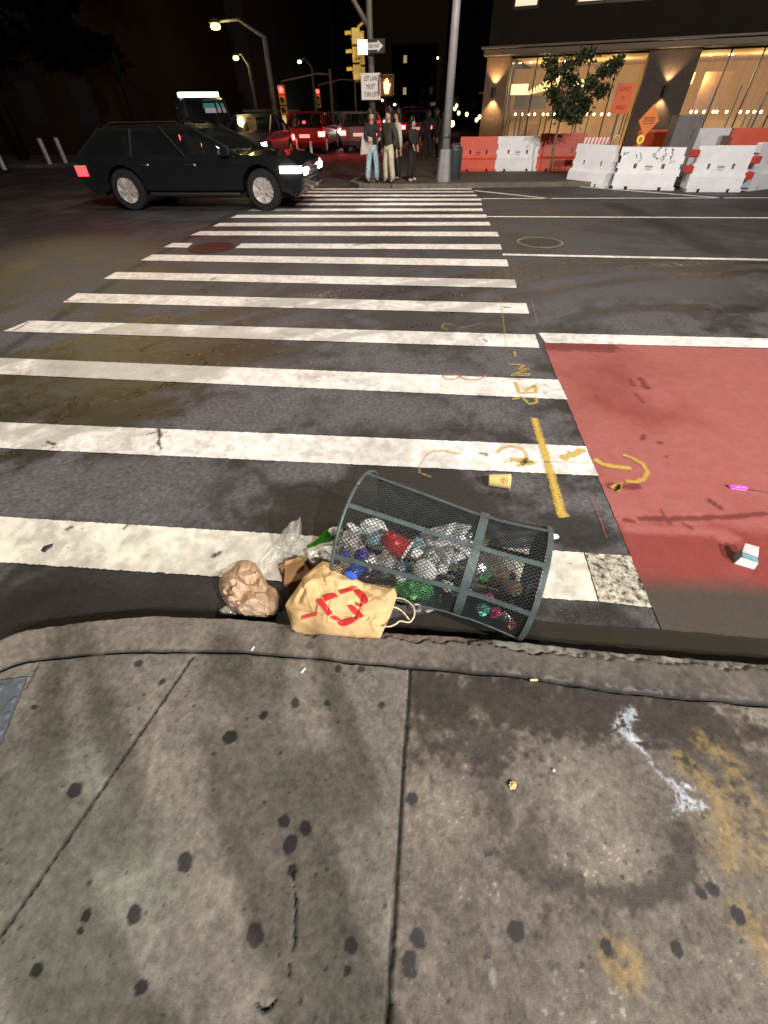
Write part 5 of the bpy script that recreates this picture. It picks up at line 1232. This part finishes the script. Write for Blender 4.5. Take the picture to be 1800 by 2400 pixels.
# ---- water filled barriers
M_BOR = M('orange_barrier_plastic', (.55, .065, .02), rough=.45, var=.12, vs=3, bump=.1); M_BWH = M('white_barrier_plastic', (.66, .66, .68), rough=.45, var=.08, vs=3, bump=.1)
M_BRD = M('red_barrier_tab', (.42, .03, .02), rough=.5); M_BGY = M('barrier_ink', (.30, .29, .30), rough=.6)
def barrier(a, b, H, mt, label, z=0., group=None, ink=True, graffiti=False):
    """a, b: ends of the barrier on the ground"""
    a = Vector(a[:2]); b = Vector(b[:2]); L_ = (b-a).length; rz = math.atan2((b-a).y, (b-a).x); c = (a+b)/2
    e = empty('barrier', (c.x, c.y, z), rz, label, 'barrier', group)
    us = [-.5, -.47, -.38, -.29, -.24, -.19, -.07, .07, .19, .24, .29, .38, .47, .5]; zs = [0, .075, .34, .40, .50, .62, .80, 1.]
    dep = [.24, .24, .22, .13, .12, .105, .09, .075]
    nc, nr = len(us)-1, len(zs)-1; on = [[True]*nr for _ in range(nc)]
    for k in range(nc):
        if (us[k]+us[k+1])/2 in [(-.335), ] or abs(abs((us[k]+us[k+1])/2)-.265-.0) < .03: on[k][0] = False
    for k in range(nc):
        m_ = (us[k]+us[k+1])/2
        if abs(abs(m_)-.215) < .02: on[k][4] = False
    for r in (0, 3, 5): on[0][r] = False
    for r in (1, 4, 6): on[nc-1][r] = False
    g = G(); pt = lambda k, r, s: (us[k]*L_, s*dep[r]*H, zs[r]*H)
    for k in range(nc):
        for r in range(nr):
            if not on[k][r]: continue
            q = [pt(k, r, -1), pt(k+1, r, -1), pt(k+1, r+1, -1), pt(k, r+1, -1)]; w = [pt(k, r, 1), pt(k+1, r, 1), pt(k+1, r+1, 1), pt(k, r+1, 1)]
            g.add(q, [(0, 1, 2, 3)]); g.add(w, [(3, 2, 1, 0)])
            nb = lambda kk, rr: 0 <= kk < nc and 0 <= rr < nr and on[kk][rr]
            if not nb(k-1, r): g.add([q[0], q[3], w[3], w[0]], [(0, 1, 2, 3)])
            if not nb(k+1, r): g.add([q[1], w[1], w[2], q[2]], [(0, 1, 2, 3)])
            if not nb(k, r+1): g.add([q[3], q[2], w[2], w[3]], [(0, 1, 2, 3)])
            if not nb(k, r-1): g.add([q[0], w[0], w[1], q[1]], [(0, 1, 2, 3)])
    g.build('barrier_body', mt, e)
    y = -dep[4]*H-.004
    if ink:
        g = G(); g.box(-.06*L_, .06*L_, y-.012, y+.01, .545*H, .575*H).box(-.045*L_, .045*L_, y-.006, y+.01, .485*H, .50*H); g.build('moulded_label', M_BGY if mt is M_BWH else M('orange_ink', (.3, .03, .01), rough=.6), e)
    if graffiti:
        g = G(); rg = random.Random(3)
        for i in range(16):
            x = rg.uniform(-.45, .42)*L_; zz = rg.uniform(.68, .93)*H
            g.tube([(x, -.098*H, zz), (x+rg.uniform(-.06, .06), -.096*H, zz+rg.uniform(-.12, .1)*H), (x+rg.uniform(-.1, .1), -.094*H, zz+rg.uniform(-.1, .1)*H)], .009, 5)
        g.build('scribble', M('scribble_ink', (.13, .19, .16), rough=.5), e)
    return e
GB = 'water filled barriers around the corner'
Hb = .78
def top_h(px, py, a, z=0): return Q(px, py, a.y).z-z
a1, b1 = P(1076, 390, .1), P(1166, 391, .1)
ya = 17.9
bq = lambda px, y: (Q(px, 390, y).x, y)
barrier(bq(1074, ya), bq(1160, ya), .84, M_BOR, 'orange plastic barrier nearest the tall lamp post', .1, GB)
barrier(bq(1158, ya), bq(1256, ya), .84, M_BWH, 'white plastic barrier between two orange ones behind the young tree', .1, GB)
barrier(bq(1254, ya), bq(1360, ya-.1), .90, M_BOR, 'red orange plastic barrier behind the young tree trunk', .1, GB, ink=False)
w0, w1, w2_, w3 = P(1342, 425, 0), P(1432, 438, 0), P(1560, 444, 0), P(1712, 440, 0)
barrier((3.95, 15.75), (4.75, 14.75), .86, M_BWH, 'brightly lit white barrier turned sideways at the left end of the curved row', 0, GB, ink=False)
barrier((4.80, 14.72), (6.28, 14.35), .84, M_BWH, 'white barrier with green scribbles along its top edge', 0, GB, graffiti=True)
barrier((6.42, 14.15), (7.75, 14.1), .88, M_BWH, 'clean white barrier with red connector tabs at its left end', 0, GB)
barrier((7.85, 14.2), (9.3, 15.1), .92, M_BWH, 'white barrier at the right edge angled away from the road', 0, GB)
barrier(bq(1470, 18.2), bq(1585, 18.2), .95, M_BOR, 'orange barrier under the diamond sign behind the white row', .1, GB, ink=False)
barrier(bq(1590, 17.3), bq(1690, 17.3), 1.0, M_BWH, 'dull white barrier under the grey cabinet behind the white row', .1, GB, ink=False)
barrier(bq(1680, 16.6), bq(1830, 16.4), 1.02, M_BOR, 'orange barrier at the right edge behind the white row', .1, GB, ink=False)
def tabs(x, y, zs_, n):
    for i, z in enumerate(zs_):
        tag(G().box(-.09, .09, -.12, .10, -.07, .07).build('connector_tab', M_BRD, loc=(x, y, z), bevel=.02), n[i], 'barrier connector', 'red connector tabs between the white barriers')
tabs(6.36, 14.12, (.74, .44), ('upper red connector tab between the scribbled and the clean white barrier', 'lower red connector tab between the scribbled and the clean white barrier'))
tabs(7.8, 14.02, (.62, .32), ('upper red connector tab between the two rightmost white barriers', 'lower red connector tab between the two rightmost white barriers'))
# construction signs
M_SOR = M('sign_orange', (.55, .095, .02), rough=.5, var=.08); M_SOR2 = M('sign_deep_orange', (.62, .16, .02), rough=.5, var=.08)
M_SORK = M('sign_dark_red', (.25, .022, .006), rough=.6)
Y_ = 16.6; c_ = Q(1460, 231, Y_); w_ = Q(1478, 231, Y_).x-Q(1438, 231, Y_).x; h_ = Q(1466, 194, Y_).z-Q(1452, 266, Y_).z
rs = empty('road_work_sign', (c_.x, Y_, .1), 0, 'upright rectangular orange construction sign on a post beside the tree', 'road sign'); zc = c_.z-.1
G().box(-w_/2, w_/2, 0, .02, zc-h_/2, zc+h_/2).build('plate', M_SOR, rs)
for k, t_ in enumerate(('EXPECT', 'TO', 'MERGE')): text(t_, h_*.2, M_SORK, rs, (0, -.004, zc+h_*(.30-.30*k)), (R_(90), 0, 0), sx=.7)
G().box(-.03, .03, .022, .06, 0, zc+h_/2-.02).box(.16, .19, .022, .06, 0, zc+.1).box(-.3, .5, .0, .06, 0, .04).build('post', M_POLED, rs)
Y_ = 15.9; c_ = Q(1521, 283, Y_); h_ = Q(1535, 245, Y_).z-Q(1511, 322, Y_).z; w_ = Q(1545, 283, Y_).x-Q(1500, 283, Y_).x
ds = empty('diamond_sign', (c_.x, Y_, .1), R_(-12), 'orange diamond construction sign with a boxed word and a round lamp', 'road sign'); zc = c_.z-.1
g = G(); g.prism([(0, 0, zc-h_/2), (w_/2, 0, zc), (0, 0, zc+h_/2), (-w_/2, 0, zc)], (0, .02, 0)); g.build('plate', M_SOR2, ds)
g = G(); a = w_*.27; 
for q in ((-a, a, .05, .06), (-a, a, -.07, -.06), (-a, -a+.01, -.07, .06), (a-.01, a, -.07, .06)): g.box(q[0], q[1], -.005, 0, zc+q[2]+.01, zc+q[3]+.01)
g.build('word_box', M_SIGK, ds); text('ROAD', .10, M_SIGK, ds, (0, -.004, zc+.01), (R_(90), 0, 0), sx=.8)
G().box(-.025, .025, .022, .06, 0, zc+.1).build('post', M_POLED, ds)
def warn_lamp(px, py, Y, lb, mt):
    q = Q(px, py, Y); e = empty('warning_lamp', tuple(q), 0, lb, 'warning lamp', 'round warning lamps on the barricades')
    G().lathe([(.085, .03), (.095, 0), (.085, -.03), (.06, -.035), (.06, .03)], 18, ax=(0, 1, 0), cap=False).build('ring', mt, e, smooth=True)
    G().lathe([(.058, .0), (.04, -.03), (.001, -.035)], 18, ax=(0, 1, 0), cap=False).build('lens', M('amber_lens', (.5, .25, .03), rough=.2), e)
    G().box(-.05, .05, -.03, .04, -.24, -.09).build('battery_box', M_YEL, e)
warn_lamp(1501, 327, 15.6, 'bright yellow round warning lamp under the diamond sign', M('amber_ring', (.85, .55, .1), rough=.4, emis=.5))
warn_lamp(1445, 326, 16.0, 'dull round warning lamp below the rectangular orange sign', M('pale_ring', (.6, .45, .3), rough=.4))
# striped barricade
q0, q1 = Q(1372, 322, 15.9), Q(1432, 322, 15.9); bc = empty('striped_barricade', (q0.x, 15.9, .1), 0, 'small striped sawhorse barricade behind the scribbled white barrier', 'barricade')
w_ = q1.x-q0.x; z_ = q0.z-.1
G().box(0, w_, 0, .03, z_-.14, z_).build('board', M_BWH, bc)
g = G()
for k in range(7): x = w_*(k+.3)/7; g.prism([(x, -.004, z_-.14), (x+.045, -.004, z_-.14), (x+.075, -.004, z_), (x+.03, -.004, z_)], (0, .002, 0))
g.build('stripes', M_SOR, bc)
for s in (.06, .94): G().box(w_*s-.02, w_*s+.02, -.02, .03, 0, z_-.14).build('leg', M_POLED, bc)
# grey cabinet
q = Q(1640, 310, 15.6); cb_ = empty('utility_cabinet', (q.x, 16.4, .1), R_(0), 'grey metal utility cabinet behind the right white barriers', 'utility cabinet')
w_ = (Q(1668, 310, 16).x-Q(1607, 310, 16).x)/2; ht = Q(1650, 270, 16).z-.1
G().box(-w_, w_, 0, .5, .15, ht).build('cabinet_body', M('cabinet_grey', (.16, .15, .15), rough=.5, metal=.3, var=.1), cb_, bevel=.015)
G().box(-w_-.03, w_+.03, -.03, .53, 0, .15).build('plinth', M_FSW, cb_)
G().box(w_*.45, w_*.52, -.025, 0, ht*.62, ht*.78).build('handle', M_CHR, cb_)
# ---- young tree
M_LEAF = M('tree_leaves', (.022, .030, .009), rough=.6, var=.5, vs=3); M_BARK = M('tree_bark', (.16, .12, .08), rough=.85, var=.3, vs=12, bump=.4, bs=40)
def tree(loc, trunk, crown, label, seed, nl, ls, parts=None, bark=None, leafm=None):
    e = empty('tree', loc, 0, label, 'tree'); rg = random.Random(seed); g = G(); g.tube(trunk, [.035, .032, .028, .02][:len(trunk)], 8)
    tips = []
    base = Vector(trunk[-1])
    for c, r in crown:
        c = Vector(c); mid = (base+c)/2+Vector((rg.uniform(-.1, .1), 0, .05)); g.tube([base-Vector((0, 0, .3)), mid, c], [.018, .012, .005], 5)
        for k in range(7):
            d = Vector((rg.gauss(0, 1), rg.gauss(0, 1), rg.gauss(0, .7))).normalized(); t = c+Vector((d.x*r[0], d.y*r[1], d.z*r[2]))*rg.uniform(.5, 1.05); g.tube([c, (c+t)/2+Vector((0, 0, .04)), t], [.006, .004, .002], 4); tips.append(((c, t), r))
    g.build('trunk', bark or M_BARK, e, smooth=True); v = []; f = []
    for i in range(nl):
        (c, t), r = rg.choice(tips); p = c.lerp(t, rg.uniform(.2, 1.1))+Vector((rg.gauss(0, .08), rg.gauss(0, .08), rg.gauss(0, .06)))
        d = Vector((rg.gauss(0, 1), rg.gauss(0, 1), rg.gauss(-.3, .6))).normalized(); s = d.orthogonal().normalized(); s = (Matrix.Rotation(rg.uniform(0, 6.28), 3, d) @ s); L_ = ls*rg.uniform(.6, 1.3)
        n = len(v); v += [p, p+d*L_*.5+s*L_*.28, p+d*L_, p+d*L_*.5-s*L_*.28]; f.append((n, n+1, n+2, n+3))
    mesh('crown', v, f, leafm or M_LEAF, e); return e
tY = 16.4
tb = Q(1290, 402, tY); o_ = Vector((tb.x, tY, .1))
def cr(px, py, r, dy=0): q = Q(px, py, tY); return (tuple(q-o_+Vector((0, dy, 0))), r)
tk = [Q(1290, 402, tY), Q(1297, 350, tY), Q(1310, 290, tY), Q(1322, 240, tY)]
tree(tuple(o_), [tuple(q-o_) for q in tk], [cr(1335, 235, (.28, .3, .2)), cr(1300, 215, (.2, .3, .16)), cr(1375, 240, (.2, .3, .14)), cr(1340, 190, (.28, .3, .14)), cr(1385, 195, (.22, .3, .10)), cr(1300, 175, (.16, .3, .1)),
    cr(1335, 150, (.26, .3, .12)), cr(1420, 165, (.25, .3, .08)), cr(1290, 150, (.12, .2, .10)), cr(1450, 145, (.2, .3, .07)), cr(1345, 275, (.24, .3, .10)), cr(1405, 210, (.16, .3, .07)), cr(1370, 130, (.3, .3, .06)), cr(1360, 262, (.26, .3, .14)), cr(1320, 265, (.2, .3, .12)), cr(1350, 215, (.3, .3, .16)), cr(1310, 240, (.2, .3, .14))],
     'slim young tree with a ragged dark green crown before the lit building', 4, 4600, .105)
# small plant behind the barriers
# ================================================================ CORNER BUILDING
fA = Q(1139, 300, 21.5); fB = Q(1900, 300, 18.9); fd = (fB.xy-fA.xy).normalized(); fn = Vector((-fd.y, fd.x))  # fn points away from the street
RZ = math.atan2(fd.y, fd.x)
def FU(px, py, off=0.):
    """local (u, z) on the facade plane moved off metres inward"""
    d = Vector(_ray(px, py)); o = fA.xy+fn*off; k = (o.x*fn.x+o.y*fn.y)/(d.x*fn.x+d.y*fn.y)
    w = Vector((d.x*k, d.y*k)); return (w-fA.xy).dot(fd), HC+d.z*k
M_STONE = M('dark_facade_stone', (.014, .011, .008), spec=.1, rough=.8, var=.15, vs=2, bump=.1)
M_BRK = M('brown_pier_brick', (.15, .09, .05), rough=.75, var=.25, vs=14, bump=.4, bs=60)
M_CORN = M('cornice_stone', (.12, .09, .055), rough=.6, var=.1)
M_FRM = M('dark_window_frame', (.03, .022, .015), rough=.4, metal=.4)
M_GLS = M('shop_glass', (.9, .9, .9), rough=.03, alpha=.08, spec=.6)
M_INW = M('warm_plaster', (.58, .41, .19), rough=.8, var=.06, vs=1.5); M_INC = M('lobby_ceiling', (.60, .44, .22), rough=.8)
M_INF = M('lobby_floor', (.25, .17, .10), rough=.4); M_INB = M('brown_panel', (.22, .13, .07), rough=.6, var=.1)
M_BULB = M('hanging_bulb_glow', (1, .74, .30), emis=5); M_PEND = M('pendant_glow', (1, .84, .42), emis=9); M_PANG = M('light_panel_glow', (1, .86, .36), emis=1.6); M_WING = M('lit_window_glow', (1, .85, .6), emis=.55)
bd = empty('corner_building', (fA.x, fA.y, .1), RZ, 'dark stone corner building with warm lit ground floor behind tall glass', 'building')
loc_ = lambda u, y, z: (u, y, z-.1)
ztop = FU(1350, 125)[1]; zc0 = FU(1350, 113)[1]; U0 = 0.; UE = 16.
c1a, c1b = FU(1122, 345)[0], FU(1170, 345)[0]; c2a, c2b = FU(1465, 320)[0], FU(1573, 316)[0]; c3a = c2b+(c2a-c1b)
def bx3(nm, u0, u1, y0, y1, z0, z1, mt, par=bd, bevel=0): return G().box(u0, u1, y0, y1, z0-.1, z1-.1).build(nm, mt, par, bevel=bevel)
bx3('pier', c1a, c1b, -.25, .5, .1, ztop, M_BRK); M_BRKD = M('shaded_pier_brick', (.055, .038, .024), rough=.7, var=.25, vs=14, bump=.4, bs=60); bx3('pier', c2a, c2b, -.25, .5, .1, ztop, M_BRKD); bx3('pier', c3a, c3a+1.6, -.25, .5, .1, ztop, M_BRKD)  # right-hand piers: same brick with their shade put into the colour
bx3('cornice', c1a-.12, UE, -.42, .5, ztop+.003, ztop+.16, M_CORN, bevel=.02); bx3('cornice', c1a-.2, UE, -.52, .5, ztop+.163, ztop+.22, M_CORN, bevel=.01)
bx3('wall', c1a, UE, -.3, .5, ztop+.223, 26, M_STONE)
bx3('side_wall', c1a-.02, c1a+.4, .5, 45, ztop+.16, 26, M_STONE); bx3('cornice', c1a-.2, c1a+.4, .5, 45, ztop, ztop+.157, M_CORN)
zw = FU(1300, 12)[1]
for i, (pa, pb) in enumerate(((1212, 1262), (1356, 1414), (1420, 1488), (1494, 1560))):
    ua, ub = FU(pa, 5)[0], FU(pb, 5)[0]; w = bx3('window', ua-.06, ub+.06, -.315, -.302, zw-.07, zw+1.9, M_FRM); bx3('pane', ua, ub, -.325, -.318, zw, zw+1.8, M_WING, w)
# rooms
IN = 7.
bx3('ceiling', c1b-.0, UE, .5, IN, ztop+.0, ztop+.1, M_INC); bx3('floor', c1a, UE, -.2, IN, .1, .14, M_INF); bx3('back_wall', c1a, UE, IN, IN+.2, .14, ztop, M_INW)
for ua, ub in ((c1b, c2a), (c2b, c3a)):
    n = 5
    for k in range(n+1):
        u = ua+(ub-ua)*k/n; bx3('mullion', u-.02, u+.02, .12, .18, .14, ztop, M_FRM)
    bx3('transom', ua, ub, .13, .17, ztop-.45*0-.05, ztop-.002, M_FRM)
    bx3('glass', ua, ub, .145, .155, .14, ztop-.05, M_GLS)
def room_box(px0, px1, py0, py1, off, th, mt, nm):
    a = FU(px0, (py0+py1)/2, off); b = FU(px1, (py0+py1)/2, off); z0 = FU((px0+px1)/2, py1, off)[1]; z1 = FU((px0+px1)/2, py0, off)[1]
    return bx3(nm, a[0], b[0], off, off+th, max(z0, .15), min(z1, ztop-.01), mt)
room_box(1198, 1236, 197, 222, 4.6, .1, M_PANG, 'light_panel'); room_box(1340, 1396, 186, 203, 4.6, .1, M_PANG, 'light_panel')
room_box(1288, 1312, 178, 204, 3.6, .1, M_PANG, 'light_panel'); room_box(1404, 1415, 203, 217, 4.2, .1, M_PANG, 'light_panel')
room_box(1609, 1626, 170, 197, 3.2, .1, M_PANG, 'light_panel'); room_box(1420, 1436, 150, 166, 3., .1, M_PANG, 'light_panel')
room_box(1205, 1280, 224, 256, 5.2, .2, M('bar_shelf_dark', (.06, .05, .03), rough=.5), 'shelf_wall')
for k in range(8): room_box(1237+k*6.5, 1240+k*6.5, 214-k*4.2, 222-k*1.5, 4.5, .05, M_PANG, 'stair_light')
room_box(1638, 1703, 168, 262, 3.4, .15, M_INB, 'panel_wall'); room_box(1212, 1262, 290, 335, 4., .1, M_INB, 'counter')
for px in (1190, 1205, 1215, 1262, 1275, 1340, 1372, 1440, 1460): room_box(px, px+2.5, 265, 335, 2.2, .05, M_FRM, 'door_frame')
for px, py in ((1716, 202), (1740, 270), (1754, 270), (1768, 250), (1790, 160)): room_box(px-3, px, py, 320, 2.2, .05, M_FRM, 'door_frame')
for px, py in ((1200, 158), (1273, 167), (1325, 143), (1238, 185), (1716, 130), (1708, 144), (1700, 156), (1653, 165), (1212, 196)):
    off = 3.; u, z = FU(px, py, off); G().lathe([(.001, 0), (.05, 0), (.05, .02)], 10, (u, off, ztop-.13), cap=False).build('downlight', M_PEND, bd)
for px in (1208, 1223, 1239, 1253, 1273, 1283, 1300, 1410, 1427, 1620, 1632, 1650, 1672, 1680, 1703, 1735, 1752, 1768, 1784, 1180, 1392, 1376):
    off = 2.8+((px*7) % 5)*.12; py = 268 if px < 1500 else 262; u, z = FU(px, py, off); g = G(); g.lathe([(.001, -.045), (.036, -.03), (.046, 0), (.036, .03), (.001, .045)], 10, (u, off, z-.1), cap=False)
    pd = g.build('pendant_lamp', M_PEND, bd, smooth=True); G().tube([(u, off, z-.06), (u, off, ztop-.1)], .004, 4).build('cord', M_FRM, pd)
def blt(u, y, z, p, col=(1, .68, .30), size=.25):
    w = fA.xy+fd*u+fn*y; return light('lobby_light', 'POINT', (w.x, w.y, z), p, col, size)
um = (c1b+c2a)/2; uk = (c2b+c3a)/2
for u in (c1b+.8, um, c2a-.8, c2b+.8, uk+.3, c3a-.6): blt(u, 3.2, ztop-.55, 80)
# pier sconces, light up and down
def sconce(u, z, p):
    e = empty('wall_sconce', loc_(u, -.36, z)); e.parent = bd
    G().lathe([(.055, -.12), (.055, .12)], 12, cap=False).build('tube', M_SIGK, e, smooth=True)
    G().box(-.03, .03, .02, .11, -.05, .05).build('bracket', M_SIGK, e)
    for s in (-1, 1):
        G().lathe([(.001, s*.10), (.048, s*.10)], 10, cap=False).build('bulb', M_PEND, e)
        w = fA.xy+fd*u+fn*(-.37); light('sconce_light', 'SPOT', (w.x, w.y, z+s*.125), p, (1, .66, .34), .03, target=(w.x+fn.x*.12, w.y+fn.y*.12, z+s*1.5), spot=95, blend=.6)
sconce(FU(1161, 216)[0], FU(1161, 216)[1], 95); sconce(FU(1556, 212)[0], FU(1556, 212)[1], 95)
# side facade: thin lit piers and shop lamps down the street
for k in range(7):
    y = 2.2+k*3.2; bx3('pier', c1a-.12, c1a+.15, y, y+.5, .1, ztop, M_BRK)
    w = fA.xy+fd*(c1a-.35)+fn*(y+.1)
    if k < 4: light('sconce_light', 'POINT', (w.x, w.y, 1.9), 9, (1, .66, .34), .05)
    G().lathe([(.04, -.10), (.04, .10)], 8, (c1a-.2, y+.25, 1.75), cap=False).build('wall_sconce', M_PEND if k % 2 else M_SIGK, bd)
bx3('side_glass', c1a+.1, c1a+.12, .5, 25, .14, ztop, M_GLS)
bx3('awning', c1a-1.5, c1a-.2, 6.5, 7.5, 2.05, 2.12, M_CORN)
for (px, py, Y), lb in zip(((1056, 262, 24), (1066, 255, 26), (1075, 265, 25), (1060, 290, 23), (1070, 248, 27), (1094, 268, 24), (1117, 281, 23), (1124, 274, 23.4)),
        ('warm bulb touching the right edge of the tall lamp post, upper one', 'warm bulb just right of the tall lamp post in the tight cluster of three', 'warm bulb at the right end of the cluster beside the lamp post', 'large low warm bulb right against the tall lamp post',
         'topmost warm bulb of the cluster beside the lamp post', 'single warm bulb midway between lamp post and corner pier', 'lower warm bulb of the pair before the side piers', 'upper warm bulb of the pair before the side piers')):
    q = Q(px, py, Y); k_ = 1.5 if py == 290 else 1.; e = tag(G().lathe([(.001, -.07*k_), (.05*k_, -.05*k_), (.065*k_, 0), (.05*k_, .05*k_), (.001, .07*k_)], 10, cap=False).build('hanging_bulb', M_BULB, loc=tuple(q), smooth=True), lb, 'bulb', 'warm bulbs hanging beside the corner building')
# ================================================================ FAR BACKGROUND
M_BLD = M('brown_far_wall', (.018, .011, .006), spec=.05, rough=.9, var=.2, vs=.3); M_BLD2 = M('dark_far_wall', (.02, .013, .009), rough=.85, var=.2, vs=.3)
def block(x0, x1, y0, y1, h, mt, label, wins=0, seed=0, face='front'):
    e = empty('far_building', ((x0+x1)/2, y0, 0), 0, label, 'building', 'dark buildings along the far street'); rg = random.Random(seed)
    w = (x1-x0)/2; G().box(-w, w, 0, y1-y0, .05, h).build('wall', mt, e); G().box(-w-.1, w+.1, -.1, y1-y0+.1, h, h+.4).build('parapet', mt, e)
    n = 0
    cols = max(2, int((x1-x0)/2.6)); rows_ = max(2, int(h/3.2))
    for r in range(rows_):
        for c in range(cols):
            if n > 40: break
            x = -w+(c+.5)*2*w/cols; z = 1.2+r*3.2; lit = rg.random() < wins; n += 1
            G().box(x-.5, x+.5, -.02, -.005, z, z+1.5).build('window', M('far_lit_window', (1, .7, .4), emis=.35) if lit else M('far_dark_window', (.02, .02, .02), rough=.1), e)
    return e
block(-60, -32, 27, 40, 14, M_BLD2, 'low black building at the far left behind the bollards', 0, 1)
block(-31.5, -15.5, 26, 44, 18, M_BLD, 'brown brick building on the far left corner', 0, 2)
block(-30, -14.8, 46, 80, 20, M_BLD2, 'dark building behind the brown corner one', .04, 3)
block(-30, -14.6, 82, 130, 26, M_BLD2, 'dark building farther down the left side of the street', .04, 4)
block(-14.5, -1.5, 175, 190, 14, M_BLD2, 'dark building closing the far end of the street', .06, 5)
block(.6, 14, 74, 110, 30, M_BLD2, 'tall dark building past the corner building', .08, 6)
block(14.5, 40, 80, 120, 45, M_BLD2, 'tower with few lit windows behind the corner building', .08, 7)
M_BARKD = M('dark_tree_bark', (.008, .006, .005), spec=.05, rough=.9); M_LEAFD = M('dark_leaves', (.002, .002, .001), spec=.03, rough=.9)
def big_tree(px, Y, h, label, seed):
    q = Q(px, 380, Y); rg = random.Random(seed)
    cr_ = [((rg.uniform(-2.6, 2.6), rg.uniform(-1.5, 1.5), h*rg.uniform(.5, 1)), (1.1, 1.1, .8)) for _ in range(12)]
    e = tree((q.x, Y, .1), [(0, 0, 0), (.1, 0, h*.2), (0, 0, h*.4)], cr_, label, seed, 2600, .30, bark=M_BARKD, leafm=M_LEAFD); e.children[0].scale = (1, 1, 1)
    G().tube([(0, 0, 0), (.1, 0, h*.25), (0, 0, h*.5)], [.22, .17, .1], 8).build('lower_trunk', M_BARKD, e, smooth=True)
big_tree(60, 23, 6.5, 'dark street tree at the far left edge', 11); big_tree(345, 24, 6.5, 'dark street tree before the brown corner building', 12)
# bollards on the far left walk, kiosk and sign
for i, (px, py, lb) in enumerate(((12, 398, 'pale leaning bollard at the left edge of the far sidewalk'), (118, 385, 'pale bollard, left of the pair on the far sidewalk'), (155, 382, 'pale bollard, right of the pair on the far sidewalk'))):
    q = P(px, py, .1); e = empty('bollard', (q.x, q.y, .1), 0, lb, 'bollard', 'bollards on the far left sidewalk')
    G().tube([(0, 0, 0), (0, 0, .75)], .085, 10).build('post', M_POLE, e); G().lathe([(.09, 0), (.07, .05), (.001, .07)], 10, (0, 0, .75), cap=False).build('cap', M_POLE, e)
q = Q(503, 253, 25); sg = empty('hanging_sign', (q.x, 25, q.z), 0, 'teal and white lit sign panel over the far left sidewalk', 'sign')
w_ = (Q(528, 253, 25).x-Q(477, 253, 25).x)/2; h_ = Q(503, 242, 25).z-Q(503, 265, 25).z
G().box(-w_, w_, 0, .08, 0, h_/2).build('teal_panel', M('teal_panel_glow', (.15, .55, .45), emis=.5), sg); G().box(-w_+.05, w_+.02, -.02, .06, -h_/2, -.004).build('white_panel', M('white_panel_glow', (.75, .65, .75), emis=.75), sg)
G().box(-.04, .04, .09, .15, -q.z+.1, h_/2).build('post', M_POLED, sg)
def kiosk(px0, px1, Y, label, mt, glow):
    a = Q(px0, 320, Y); b = Q(px1, 320, Y); e = empty('kiosk', ((a.x+b.x)/2, Y, .1), 0, label, 'kiosk', 'kiosks on the far left sidewalk'); w = (b.x-a.x)/2; z = Q(px0, 262, Y).z-.1
    G().box(-w, w, 0, 1.2, 0, z).build('booth', mt, e); G().box(-w-.1, w+.15, -.15, 1.3, z, z+.08).build('roof', M_CORN, e, bevel=.02)
    G().box(-w, -w*.25, -.03, -.005, .1, z-.1).build('lit_panel', glow, e); G().box(0, w*.8, -.02, -.005, .3, z-.25).build('shutter', M_SIGK, e)
kiosk(585, 640, 31, 'green kiosk with a glowing tan side left of the red car', M('kiosk_green', (.02, .05, .03), rough=.6), M('kiosk_glow', (.75, .42, .22), emis=.35))
kiosk(668, 690, 30.5, 'narrow pale booth just left of the red car', M('booth_tan', (.3, .2, .1), rough=.6), M('booth_glow', (.85, .6, .25), emis=.6))
